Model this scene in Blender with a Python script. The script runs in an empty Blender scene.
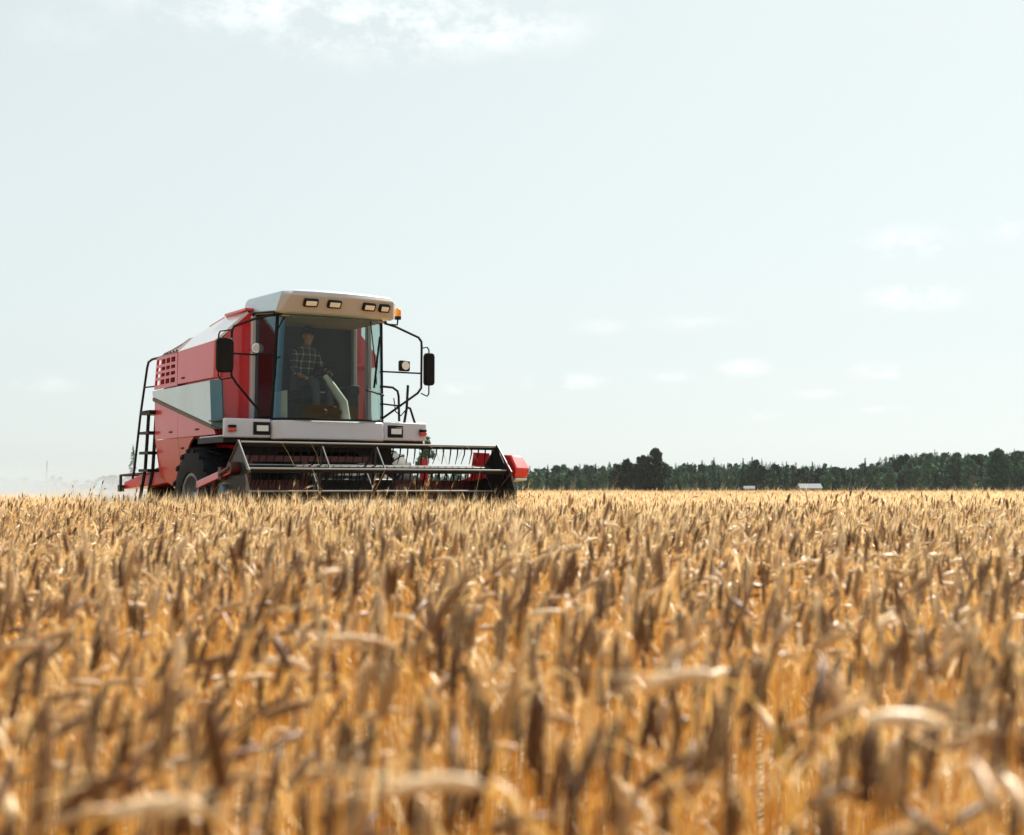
import bpy, math, random
import numpy as np
from mathutils import Vector, Matrix

PI = math.pi
random.seed(7)
rng = np.random.default_rng(11)
scene = bpy.context.scene
COL = scene.collection

# ------------------------------------------------------------------ tags
def tag(o, label=None, cat=None, group=None, kind=None):
    if label: o['label'] = label
    if cat: o['category'] = cat
    if group: o['group'] = group
    if kind: o['kind'] = kind
    return o

def empty(name, loc=(0, 0, 0), rz=0.0):
    o = bpy.data.objects.new(name, None)
    o.empty_display_size = 0.3
    o.location = loc
    o.rotation_euler = (0, 0, rz)
    COL.objects.link(o)
    return o

# ------------------------------------------------------------------ materials
def new_mat(name):
    m = bpy.data.materials.new(name)
    m.use_nodes = True
    nt = m.node_tree
    b = nt.nodes['Principled BSDF']
    return m, nt, b

def col4(c): return (c[0], c[1], c[2], 1.0)

def paint(name, c, rough=0.35, metal=0.0, coat=0.0, dust=0.25, dustcol=(0.36, 0.28, 0.17), scale=3.0, bump=0.0, spec=0.5):
    """painted or worn solid surface: base colour broken up by patches of field dust"""
    m, nt, b = new_mat(name)
    tc = nt.nodes.new('ShaderNodeTexCoord')
    n1 = nt.nodes.new('ShaderNodeTexNoise'); n1.inputs['Scale'].default_value = scale
    n1.inputs['Detail'].default_value = 6; n1.inputs['Roughness'].default_value = 0.65
    nt.links.new(tc.outputs['Object'], n1.inputs['Vector'])
    r = nt.nodes.new('ShaderNodeMapRange')
    r.inputs['From Min'].default_value = 0.42; r.inputs['From Max'].default_value = 0.75
    r.inputs['To Min'].default_value = min(0.02, dust * .2); r.inputs['To Max'].default_value = dust
    nt.links.new(n1.outputs['Fac'], r.inputs['Value'])
    mx = nt.nodes.new('ShaderNodeMix'); mx.data_type = 'RGBA'
    mx.inputs['A'].default_value = col4(c); mx.inputs['B'].default_value = col4(dustcol)
    nt.links.new(r.outputs['Result'], mx.inputs['Factor'])
    nt.links.new(mx.outputs['Result'], b.inputs['Base Color'])
    rr = nt.nodes.new('ShaderNodeMath'); rr.operation = 'MULTIPLY_ADD'
    rr.inputs[1].default_value = 0.9; rr.inputs[2].default_value = rough
    nt.links.new(r.outputs['Result'], rr.inputs[0])
    nt.links.new(rr.outputs[0], b.inputs['Roughness'])
    b.inputs['Metallic'].default_value = metal
    b.inputs['Specular IOR Level'].default_value = spec
    b.inputs['Coat Weight'].default_value = coat
    b.inputs['Coat Roughness'].default_value = 0.06
    if bump:
        bp = nt.nodes.new('ShaderNodeBump'); bp.inputs['Strength'].default_value = bump
        bp.inputs['Distance'].default_value = 0.01
        n2 = nt.nodes.new('ShaderNodeTexNoise'); n2.inputs['Scale'].default_value = scale * 9
        nt.links.new(tc.outputs['Object'], n2.inputs['Vector'])
        nt.links.new(n2.outputs['Fac'], bp.inputs['Height'])
        nt.links.new(bp.outputs['Normal'], b.inputs['Normal'])
    return m

def glass(name, tint, ior=1.42, sheen=(1, 1, 1)):
    m = bpy.data.materials.new(name); m.use_nodes = True
    nt = m.node_tree; nt.nodes.clear()
    out = nt.nodes.new('ShaderNodeOutputMaterial')
    t = nt.nodes.new('ShaderNodeBsdfTransparent'); t.inputs['Color'].default_value = col4(tint)
    g = nt.nodes.new('ShaderNodeBsdfGlossy'); g.inputs['Roughness'].default_value = 0.02; g.inputs['Color'].default_value = col4(sheen)
    f = nt.nodes.new('ShaderNodeFresnel'); f.inputs['IOR'].default_value = ior
    mix = nt.nodes.new('ShaderNodeMixShader')
    nt.links.new(f.outputs[0], mix.inputs[0]); nt.links.new(t.outputs[0], mix.inputs[1])
    nt.links.new(g.outputs[0], mix.inputs[2]); nt.links.new(mix.outputs[0], out.inputs['Surface'])
    return m

M = {}
M['red'] = paint('red_paint', (0.62, 0.008, 0.020), 0.32, coat=0.7, dust=0.06)
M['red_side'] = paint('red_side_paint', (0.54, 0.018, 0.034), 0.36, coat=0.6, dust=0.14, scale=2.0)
M['red_dark'] = paint('shaded_dark_red', (0.06, 0.004, 0.005), 0.5, dust=0.05)  # red darkened for the shade inside the header; louvres share it
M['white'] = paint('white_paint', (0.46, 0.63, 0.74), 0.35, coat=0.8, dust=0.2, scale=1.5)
M['grey'] = paint('grey_paint', (0.58, 0.58, 0.63), 0.42, coat=0.4, dust=0.12)
M['top'] = paint('sky_sheen_top', (0.74, 0.66, 0.69), 0.3, coat=1.0, dust=0.06)  # pale colour stands for sky sheen on the glossy red slope
M['visor'] = paint('shaded_visor', (0.40, 0.40, 0.43), 0.45, coat=0.3, dust=0.15)
M['blue'] = paint('blue_grey_paint', (0.03, 0.14, 0.21), 0.5, coat=0.05, dust=0.2)
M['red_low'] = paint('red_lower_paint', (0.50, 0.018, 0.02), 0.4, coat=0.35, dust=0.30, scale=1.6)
M['trim'] = paint('brown_trim', (0.09, 0.06, 0.05), 0.5, dust=0.3)
M['black'] = paint('black_steel', (0.008, 0.009, 0.011), 0.45, dust=0.02, spec=0.15)
M['blackp'] = paint('black_plastic', (0.007, 0.007, 0.008), 0.55, dust=0.02, spec=0.12)
M['steel'] = paint('worn_steel', (0.10, 0.10, 0.11), 0.36, metal=0.5, dust=0.1)
M['auger'] = paint('auger_steel', (0.05, 0.045, 0.045), 0.75, dust=0.05, spec=0.1)
M['bat'] = paint('bat_highlight', (0.34, 0.34, 0.33), 0.3, metal=0.4, dust=0.1)  # pale enough to carry the highlight along each black bat
M['galv'] = paint('grey_steel', (0.014, 0.018, 0.022), 0.45, metal=0.2, dust=0.05)
M['rubber'] = paint('tyre_rubber', (0.006, 0.008, 0.011), 0.6, dust=0.03, scale=5, bump=0.3, spec=0.1)
M['straw'] = paint('loose_straw', (0.58, 0.42, 0.20), 0.5, dust=0.1)
M['rim'] = paint('rim_paint', (0.16, 0.19, 0.22), 0.45, dust=0.15)
M['inner'] = paint('cab_interior', (0.008, 0.011, 0.013), 0.8, dust=0.1)
M['liner'] = paint('cab_headliner', (0.36, 0.33, 0.22), 0.85, dust=0.1)
M['seatc'] = paint('seat_fabric', (0.02, 0.022, 0.025), 0.9, dust=0.1)
M['pale'] = paint('pale_plastic', (0.62, 0.62, 0.58), 0.5, dust=0.1)
M['amber'] = paint('amber_lens', (0.85, 0.28, 0.01), 0.15, dust=0.02)
M['redlens'] = paint('red_lens', (0.55, 0.05, 0.02), 0.15, dust=0.05)
M['lens'] = paint('lamp_lens', (0.78, 0.78, 0.74), 0.12, dust=0.02)
M['chrome'] = paint('lamp_reflector', (0.8, 0.8, 0.8), 0.2, metal=1.0, dust=0.02)
M['glass'] = glass('cab_glass', (0.66, 0.76, 0.72))
M['glass_side'] = glass('side_glass', (0.22, 0.27, 0.29), 2.2, (0.62, 0.84, 0.95))
M['glass_corner'] = glass('corner_glass', (0.30, 0.42, 0.46), 1.75, (0.45, 0.75, 0.9))
M['mirrorglass'] = paint('mirror_glass', (0.7, 0.72, 0.74), 0.05, metal=1.0, dust=0.02)
M['skin'] = paint('skin', (0.42, 0.21, 0.13), 0.55, dust=0.02)
M['hair'] = paint('dark_hair', (0.03, 0.02, 0.014), 0.7, dust=0.02)
M['jeans'] = paint('denim', (0.055, 0.07, 0.10), 0.85, dust=0.1, scale=20)

def plaid():
    m, nt, b = new_mat('plaid_cloth')
    tc = nt.nodes.new('ShaderNodeTexCoord')
    sp = nt.nodes.new('ShaderNodeSeparateXYZ'); nt.links.new(tc.outputs['Object'], sp.inputs[0])
    def line(out, period, w):
        a = nt.nodes.new('ShaderNodeMath'); a.operation = 'PINGPONG'; a.inputs[1].default_value = period / 2
        nt.links.new(out, a.inputs[0])
        c = nt.nodes.new('ShaderNodeMath'); c.operation = 'LESS_THAN'; c.inputs[1].default_value = w
        nt.links.new(a.outputs[0], c.inputs[0]); return c
    l1 = line(sp.outputs['X'], 0.11, 0.010); l2 = line(sp.outputs['Z'], 0.10, 0.010)
    ad = nt.nodes.new('ShaderNodeMath'); ad.operation = 'ADD'
    nt.links.new(l1.outputs[0], ad.inputs[0]); nt.links.new(l2.outputs[0], ad.inputs[1])
    hv = nt.nodes.new('ShaderNodeMath'); hv.operation = 'POWER'; hv.inputs[1].default_value = 1.8
    nt.links.new(ad.outputs[0], hv.inputs[0])
    h2 = nt.nodes.new('ShaderNodeMath'); h2.operation = 'MULTIPLY'; h2.inputs[1].default_value = 0.2; nt.links.new(hv.outputs[0], h2.inputs[0]); hv = h2
    mx = nt.nodes.new('ShaderNodeMix'); mx.data_type = 'RGBA'
    mx.inputs['A'].default_value = (0.03, 0.032, 0.036, 1); mx.inputs['B'].default_value = (0.7, 0.7, 0.72, 1)
    nt.links.new(hv.outputs[0], mx.inputs['Factor']); nt.links.new(mx.outputs['Result'], b.inputs['Base Color'])
    b.inputs['Roughness'].default_value = 0.9
    return m
M['plaid'] = plaid()

def crop_mat(name, stops, transl, rough=0.5, spec=0.4, varscale=60.0):
    """straw-like surface: colour by the stalk's own tone, mixed with light passing through"""
    m = bpy.data.materials.new(name); m.use_nodes = True
    nt = m.node_tree; nt.nodes.clear()
    out = nt.nodes.new('ShaderNodeOutputMaterial')
    at = nt.nodes.new('ShaderNodeAttribute'); at.attribute_name = 'tone'
    tc = nt.nodes.new('ShaderNodeTexCoord')
    no = nt.nodes.new('ShaderNodeTexNoise'); no.inputs['Scale'].default_value = varscale
    no.inputs['Detail'].default_value = 2
    nt.links.new(tc.outputs['Object'], no.inputs['Vector'])
    ma = nt.nodes.new('ShaderNodeMath'); ma.operation = 'MULTIPLY_ADD'
    ma.inputs[1].default_value = 0.5; ma.inputs[2].default_value = -0.25
    nt.links.new(no.outputs['Fac'], ma.inputs[0])
    ad = nt.nodes.new('ShaderNodeMath'); ad.operation = 'ADD'
    nt.links.new(at.outputs['Fac'], ad.inputs[0]); nt.links.new(ma.outputs[0], ad.inputs[1])
    cr = nt.nodes.new('ShaderNodeValToRGB')
    e = cr.color_ramp.elements
    e[0].position = stops[0][0]; e[0].color = col4(stops[0][1])
    e[1].position = stops[-1][0]; e[1].color = col4(stops[-1][1])
    for p, c in stops[1:-1]:
        k = e.new(p); k.color = col4(c)
    nt.links.new(ad.outputs[0], cr.inputs[0])
    p = nt.nodes.new('ShaderNodeBsdfPrincipled'); p.inputs['Roughness'].default_value = rough
    p.inputs['Specular IOR Level'].default_value = spec
    nt.links.new(cr.outputs[0], p.inputs['Base Color'])
    t = nt.nodes.new('ShaderNodeBsdfTranslucent'); nt.links.new(cr.outputs[0], t.inputs['Color'])
    mx = nt.nodes.new('ShaderNodeMixShader'); mx.inputs[0].default_value = transl
    nt.links.new(p.outputs[0], mx.inputs[1]); nt.links.new(t.outputs[0], mx.inputs[2])
    nt.links.new(mx.outputs[0], out.inputs['Surface'])
    return m

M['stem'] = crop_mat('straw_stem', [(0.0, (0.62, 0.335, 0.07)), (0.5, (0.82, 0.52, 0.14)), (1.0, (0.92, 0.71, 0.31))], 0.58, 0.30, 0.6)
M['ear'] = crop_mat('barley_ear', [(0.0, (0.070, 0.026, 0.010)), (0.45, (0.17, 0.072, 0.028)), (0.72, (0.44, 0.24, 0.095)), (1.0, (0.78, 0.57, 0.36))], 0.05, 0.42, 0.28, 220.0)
M['awn'] = crop_mat('barley_awn', [(0.0, (0.66, 0.44, 0.19)), (0.5, (0.80, 0.58, 0.28)), (1.0, (0.91, 0.77, 0.52))], 0.60, 0.35, 0.5)
M['leaf'] = crop_mat('dry_leaf', [(0.0, (0.50, 0.25, 0.05)), (0.5, (0.68, 0.42, 0.13)), (1.0, (0.86, 0.70, 0.44))], 0.45, 0.40, 0.22, 25.0)

def foliage_mat(name, a, b_):
    return crop_mat(name, [(0.0, a), (0.5, tuple((x + y) / 2 for x, y in zip(a, b_))), (1.0, b_)], 0.22, 0.7, 0.2, 0.4)
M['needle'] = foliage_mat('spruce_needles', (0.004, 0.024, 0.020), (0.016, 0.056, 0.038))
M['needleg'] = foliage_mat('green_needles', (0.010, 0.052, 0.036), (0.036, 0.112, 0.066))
M['leafg'] = foliage_mat('light_leaves', (0.030, 0.086, 0.050), (0.080, 0.160, 0.080))
M['leafd'] = foliage_mat('dark_leaves', (0.004, 0.014, 0.011), (0.014, 0.034, 0.020))
M['leafm'] = foliage_mat('green_leaves', (0.013, 0.052, 0.034), (0.042, 0.104, 0.056))
M['leafp'] = foliage_mat('pale_leaves', (0.085, 0.115, 0.075), (0.15, 0.18, 0.12))
M['bark'] = paint('tree_bark', (0.10, 0.075, 0.055), 0.9, dust=0.2, scale=2)
M['hwall'] = paint('house_wall', (0.30, 0.28, 0.25), 0.8, dust=0.2)
M['hroof'] = paint('pale_metal_roof', (0.09, 0.115, 0.125), 0.8, dust=0.1)
M['droof'] = paint('dark_roof', (0.09, 0.07, 0.065), 0.7, dust=0.1)
M['hwin'] = paint('house_window', (0.03, 0.035, 0.04), 0.1, dust=0.02)

def soil_mat():
    m, nt, b = new_mat('straw_soil')
    tc = nt.nodes.new('ShaderNodeTexCoord')
    n1 = nt.nodes.new('ShaderNodeTexNoise'); n1.inputs['Scale'].default_value = 0.9; n1.inputs['Detail'].default_value = 9
    n1.inputs['Roughness'].default_value = 0.7
    nt.links.new(tc.outputs['Object'], n1.inputs['Vector'])
    cr = nt.nodes.new('ShaderNodeValToRGB')
    cr.color_ramp.elements[0].position = 0.3; cr.color_ramp.elements[0].color = (0.17, 0.10, 0.04, 1)
    cr.color_ramp.elements[1].position = 0.72; cr.color_ramp.elements[1].color = (0.46, 0.31, 0.14, 1)
    nt.links.new(n1.outputs['Fac'], cr.inputs[0]); nt.links.new(cr.outputs[0], b.inputs['Base Color'])
    b.inputs['Roughness'].default_value = 0.95
    bp = nt.nodes.new('ShaderNodeBump'); bp.inputs['Distance'].default_value = 0.05
    nt.links.new(n1.outputs['Fac'], bp.inputs['Height']); nt.links.new(bp.outputs['Normal'], b.inputs['Normal'])
    return m
M['soil'] = soil_mat()

# ------------------------------------------------------------------ mesh builder
class MB:
    def __init__(s): s.v = []; s.f = []
    def add(s, vs, fs):
        o = len(s.v); s.v += [tuple(v) for v in vs]; s.f += [tuple(i + o for i in f) for f in fs]; return s
    def box(s, x0, x1, y0, y1, z0, z1):
        vs = [(x, y, z) for z in (z0, z1) for y in (y0, y1) for x in (x0, x1)]
        return s.add(vs, [(0, 2, 3, 1), (4, 5, 7, 6), (0, 1, 5, 4), (2, 6, 7, 3), (0, 4, 6, 2), (1, 3, 7, 5)])
    def obox(s, c, ax, ay, az):
        """box from centre and three half-axis vectors"""
        c, ax, ay, az = map(Vector, (c, ax, ay, az))
        vs = [c + ax * i + ay * j + az * k for k in (-1, 1) for j in (-1, 1) for i in (-1, 1)]
        return s.add(vs, [(0, 2, 3, 1), (4, 5, 7, 6), (0, 1, 5, 4), (2, 6, 7, 3), (0, 4, 6, 2), (1, 3, 7, 5)])
    def prism(s, poly, axis, a, b):
        n = len(poly)
        def P(p, t):
            return (t, p[0], p[1]) if axis == 'x' else ((p[0], t, p[1]) if axis == 'y' else (p[0], p[1], t))
        vs = [P(p, a) for p in poly] + [P(p, b) for p in poly]
        fs = [tuple(range(n))[::-1], tuple(range(n, 2 * n))] + [(i, (i + 1) % n, n + (i + 1) % n, n + i) for i in range(n)]
        return s.add(vs, fs)
    def slab(s, pts, off):
        """polygon in space given thickness along an offset vector"""
        n = len(pts); off = Vector(off)
        vs = [Vector(p) for p in pts] + [Vector(p) + off for p in pts]
        return s.add(vs, [tuple(range(n))[::-1], tuple(range(n, 2 * n))] + [(i, (i + 1) % n, n + (i + 1) % n, n + i) for i in range(n)])
    def tube(s, pts, r, n=8, caps=True):
        pts = [Vector(p) for p in pts]; K = len(pts)
        rs = r if isinstance(r, (list, tuple)) else [r] * K
        vs = []; u = None
        for i, p in enumerate(pts):
            t = ((pts[min(i + 1, K - 1)] - p).normalized() if i < K - 1 else Vector()) + ((p - pts[i - 1]).normalized() if i > 0 else Vector())
            t.normalize()
            if u is None:
                u = t.cross(Vector((0, 0, 1)))
                if u.length < 0.1: u = t.cross(Vector((1, 0, 0)))
            u = (u - t * u.dot(t)).normalized(); w = t.cross(u)
            for k in range(n):
                a = 2 * PI * k / n; vs.append(p + (u * math.cos(a) + w * math.sin(a)) * rs[i])
        fs = [(i * n + k, i * n + (k + 1) % n, (i + 1) * n + (k + 1) % n, (i + 1) * n + k) for i in range(K - 1) for k in range(n)]
        if caps: fs += [tuple(range(n))[::-1], tuple(range((K - 1) * n, K * n))]
        return s.add(vs, fs)
    def lathe_x(s, prof, cy, cz, n=40):
        """profile of (x, radius) turned about the axis through (cy, cz) along x"""
        K = len(prof); vs = []
        for x, r in prof:
            for k in range(n):
                a = 2 * PI * k / n; vs.append((x, cy + r * math.cos(a), cz + r * math.sin(a)))
        fs = [(i * n + k, i * n + (k + 1) % n, (i + 1) * n + (k + 1) % n, (i + 1) * n + k) for i in range(K - 1) for k in range(n)]
        return s.add(vs, fs)
    def lathe_z(s, prof, cx, cy, n=20):
        K = len(prof); vs = []
        for r, z in prof:
            for k in range(n):
                a = 2 * PI * k / n; vs.append((cx + r * math.cos(a), cy + r * math.sin(a), z))
        fs = [(i * n + k, i * n + (k + 1) % n, (i + 1) * n + (k + 1) % n, (i + 1) * n + k) for i in range(K - 1) for k in range(n)]
        fs += [tuple(range(n))[::-1], tuple(range((K - 1) * n, K * n))]
        return s.add(vs, fs)
    def loft(s, rings, caps=True):
        n = len(rings[0]); vs = [p for r in rings for p in r]
        fs = [(i * n + k, i * n + (k + 1) % n, (i + 1) * n + (k + 1) % n, (i + 1) * n + k) for i in range(len(rings) - 1) for k in range(n)]
        if caps: fs += [tuple(range(n))[::-1], tuple(range((len(rings) - 1) * n, len(rings) * n))]
        return s.add(vs, fs)
    def sheet(s, rows):
        n = len(rows[0]); vs = [p for r in rows for p in r]
        return s.add(vs, [(i * n + k, i * n + k + 1, (i + 1) * n + k + 1, (i + 1) * n + k) for i in range(len(rows) - 1) for k in range(n - 1)])
    def build(s, name, mat, parent=None, bevel=0.0, angle=35, fix=True):
        me = bpy.data.meshes.new(name); me.from_pydata(s.v, [], s.f)
        if fix:
            import bmesh
            bm = bmesh.new(); bm.from_mesh(me); bmesh.ops.recalc_face_normals(bm, faces=bm.faces); bm.to_mesh(me); bm.free()
        me.materials.append(mat)
        me.polygons.foreach_set('use_smooth', [True] * len(me.polygons))
        me.set_sharp_from_angle(angle=math.radians(angle))
        o = bpy.data.objects.new(name, me); COL.objects.link(o)
        if parent: o.parent = parent
        if bevel:
            b = o.modifiers.new('bevel', 'BEVEL'); b.width = bevel; b.segments = 2; b.limit_method = 'ANGLE'
            b.angle_limit = math.radians(40)
        return o

def ground_z(d):
    t = np.clip((np.asarray(d, dtype=float) - 50.0) / 450.0, 0, 1)
    return -0.9 * t * t * (3 - 2 * t)

# ------------------------------------------------------------------ camera, light, sky
FPX, PITCH = 1400.0, math.atan(70.5 / 1400.0)
cam_d = bpy.data.cameras.new('camera'); cam = bpy.data.objects.new('camera', cam_d); COL.objects.link(cam)
cam_d.sensor_width = 36.0; cam_d.lens = FPX * 36.0 / 1024.0
cam_d.clip_start = 0.05; cam_d.clip_end = 20000
cam.location = (0, 0, 1.0); cam.rotation_euler = (PI / 2 + PITCH, 0, 0)
cam_d.dof.use_dof = True; cam_d.dof.focus_distance = 18.5; cam_d.dof.aperture_fstop = 3.8
cam_d.dof.aperture_blades = 0
scene.camera = cam

SUN_AZ, SUN_EL = math.radians(30), math.radians(47)
sdir = Vector((math.sin(SUN_AZ) * math.cos(SUN_EL), math.cos(SUN_AZ) * math.cos(SUN_EL), math.sin(SUN_EL)))
sl = bpy.data.lights.new('sun', 'SUN'); sun = bpy.data.objects.new('sun', sl); COL.objects.link(sun)
sl.energy = 5.0; sl.angle = math.radians(0.53); sl.color = (1.0, 0.94, 0.84)
sun.rotation_euler = (-sdir).to_track_quat('-Z', 'Y').to_euler()
sun.location = (30, 30, 60)

world = bpy.data.worlds.new('World'); scene.world = world; world.use_nodes = True
wn = world.node_tree; wn.nodes.clear()
wo = wn.nodes.new('ShaderNodeOutputWorld'); bg = wn.nodes.new('ShaderNodeBackground')
sky = wn.nodes.new('ShaderNodeTexSky'); sky.sky_type = 'NISHITA'; sky.sun_disc = False
sky.sun_elevation = SUN_EL; sky.sun_rotation = SUN_AZ
sky.air_density = 1.0; sky.dust_density = 1.5; sky.ozone_density = 1.5; sky.altitude = 50
hs = wn.nodes.new('ShaderNodeHueSaturation'); hs.inputs['Saturation'].default_value = 0.40; hs.inputs['Hue'].default_value = 0.485
wn.links.new(sky.outputs[0], hs.inputs['Color'])
SKY_GAIN = 2.62
tint = wn.nodes.new('ShaderNodeMix'); tint.data_type = 'RGBA'; tint.blend_type = 'MULTIPLY'; tint.inputs['Factor'].default_value = 1.0
tint.inputs['B'].default_value = (SKY_GAIN * 0.93, SKY_GAIN * 1.01, SKY_GAIN * 1.0, 1); gm = wn.nodes.new('ShaderNodeGamma'); gm.inputs['Gamma'].default_value = 0.27; wn.links.new(hs.outputs[0], gm.inputs['Color'])
wn.links.new(gm.outputs[0], tint.inputs['A'])
tcw = wn.nodes.new('ShaderNodeTexCoord')
# clouds: soft patches of noise round a few directions of the sky
cn = wn.nodes.new('ShaderNodeTexNoise'); cn.inputs['Scale'].default_value = 24; cn.inputs['Detail'].default_value = 10; cn.inputs['Roughness'].default_value = 0.68
mpw = wn.nodes.new('ShaderNodeMapping'); mpw.inputs['Scale'].default_value = (1, 1, 1.7)
wn.links.new(tcw.outputs['Generated'], mpw.inputs['Vector']); wn.links.new(mpw.outputs[0], cn.inputs['Vector'])
def sky_dir(px, py):
    v = Vector(((px - 512) / FPX, math.cos(PITCH) - math.sin(PITCH) * (417.5 - py) / FPX, math.sin(PITCH) + math.cos(PITCH) * (417.5 - py) / FPX))
    return v.normalized()
cloud_sum = None
CLOUDS = [(380, 18, 235, 62, 0.9), (280, -6, 230, 70, 0.8), (500, 26, 125, 40, 0.85), (905, 246, 70, 26, 0.75), (918, 297, 64, 18, 1.0), (1010, 230, 40, 18, 0.4),
          (566, 382, 52, 14, 0.95), (600, 326, 40, 10, 0.35), (690, 322, 60, 10, 0.4), (745, 368, 34, 13, 0.85), (882, 371, 42, 12, 0.75),
          (672, 377, 32, 8, 0.35), (455, 388, 40, 10, 0.6), (815, 394, 45, 7, 0.4), (30, 384, 60, 12, 0.4), (880, 408, 36, 6, 0.5), (740, 415, 60, 8, 0.4), (60, 30, 60, 40, 0.2)]
for (cx, cy, rx, ry, w) in CLOUDS:
    d = sky_dir(cx, cy)
    rgt = Vector((d.y, -d.x, 0)).normalized(); upv = rgt.cross(d)
    def dot(vec, k):
        n = wn.nodes.new('ShaderNodeVectorMath'); n.operation = 'DOT_PRODUCT'
        n.inputs[1].default_value = tuple(vec * k); wn.links.new(tcw.outputs['Generated'], n.inputs[0]); return n
    a = dot(rgt, FPX / rx); b = dot(upv, FPX / ry)
    off = wn.nodes.new('ShaderNodeCombineXYZ'); wn.links.new(a.outputs['Value'], off.inputs[0]); wn.links.new(b.outputs['Value'], off.inputs[1])
    ln = wn.nodes.new('ShaderNodeVectorMath'); ln.operation = 'LENGTH'; wn.links.new(off.outputs[0], ln.inputs[0])
    mr = wn.nodes.new('ShaderNodeMapRange'); mr.interpolation_type = 'SMOOTHSTEP'
    mr.inputs['From Min'].default_value = 1.0; mr.inputs['From Max'].default_value = 0.0
    mr.inputs['To Min'].default_value = 0.0; mr.inputs['To Max'].default_value = w
    wn.links.new(ln.outputs['Value'], mr.inputs['Value'])
    if cloud_sum is None: cloud_sum = mr.outputs[0]
    else:
        ad = wn.nodes.new('ShaderNodeMath'); ad.operation = 'MAXIMUM'
        wn.links.new(cloud_sum, ad.inputs[0]); wn.links.new(mr.outputs[0], ad.inputs[1]); cloud_sum = ad.outputs[0]
cm = wn.nodes.new('ShaderNodeMapRange'); cm.inputs['From Min'].default_value = 0.43; cm.inputs['From Max'].default_value = 0.62
wn.links.new(cn.outputs['Fac'], cm.inputs['Value'])
cf = wn.nodes.new('ShaderNodeMath'); cf.operation = 'MULTIPLY'
wn.links.new(cloud_sum, cf.inputs[0]); wn.links.new(cm.outputs[0], cf.inputs[1])
CLOUD_GAIN = wn.nodes.new('ShaderNodeMath'); CLOUD_GAIN.operation = 'MULTIPLY'; CLOUD_GAIN.inputs[1].default_value = 0.62
wn.links.new(cf.outputs[0], CLOUD_GAIN.inputs[0])
cmix = wn.nodes.new('ShaderNodeMix'); cmix.data_type = 'RGBA'
cmix.inputs['B'].default_value = (6.7, 6.75, 6.75, 1)
wn.links.new(CLOUD_GAIN.outputs[0], cmix.inputs['Factor']); wn.links.new(tint.outputs['Result'], cmix.inputs['A'])
wn.links.new(cmix.outputs['Result'], bg.inputs['Color']); bg.inputs['Strength'].default_value = 0.10
wn.links.new(bg.outputs[0], wo.inputs['Surface'])

vs = scene.view_settings
vs.view_transform = 'Standard'; vs.look = 'None'; vs.exposure = 1.0; vs.gamma = 1.0; vs.use_curve_mapping = False
scene.render.engine = 'CYCLES'
cy = scene.cycles
cy.use_denoising = True
try: cy.denoiser = 'OPENIMAGEDENOISE'
except Exception: pass
cy.max_bounces = 8; cy.diffuse_bounces = 3; cy.glossy_bounces = 3; cy.transmission_bounces = 4; cy.transparent_max_bounces = 10; cy.volume_bounces = 1
cy.sample_clamp_indirect = 6.0; cy.caustics_reflective = False; cy.caustics_refractive = False
cy.volume_step_rate = 4.0; cy.volume_max_steps = 64

# ------------------------------------------------------------------ ground sheet
def build_ground():
    rad = [0.0] + list(np.geomspace(2, 9000, 60)); n = 72; mb = MB()
    vs = []; fs = []
    for r in rad:
        for k in range(n):
            a = 2 * PI * k / n; vs.append((r * math.cos(a), r * math.sin(a), float(ground_z(r))))
    for i in range(len(rad) - 1):
        for k in range(n):
            fs.append((i * n + k, i * n + (k + 1) % n, (i + 1) * n + (k + 1) % n, (i + 1) * n + k))
    mb.add(vs, fs)
    tag(mb.build('ground', M['soil'], fix=False), kind='structure')
build_ground()

# ------------------------------------------------------------------ combine harvester
PSI = math.radians(32); ORG = Vector((-3.06, 20.87, 0))
H = empty('combine_harvester', ORG, PSI)
tag(H, 'red and white combine harvester cutting the barley with its wide black reel', 'combine harvester')

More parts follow.
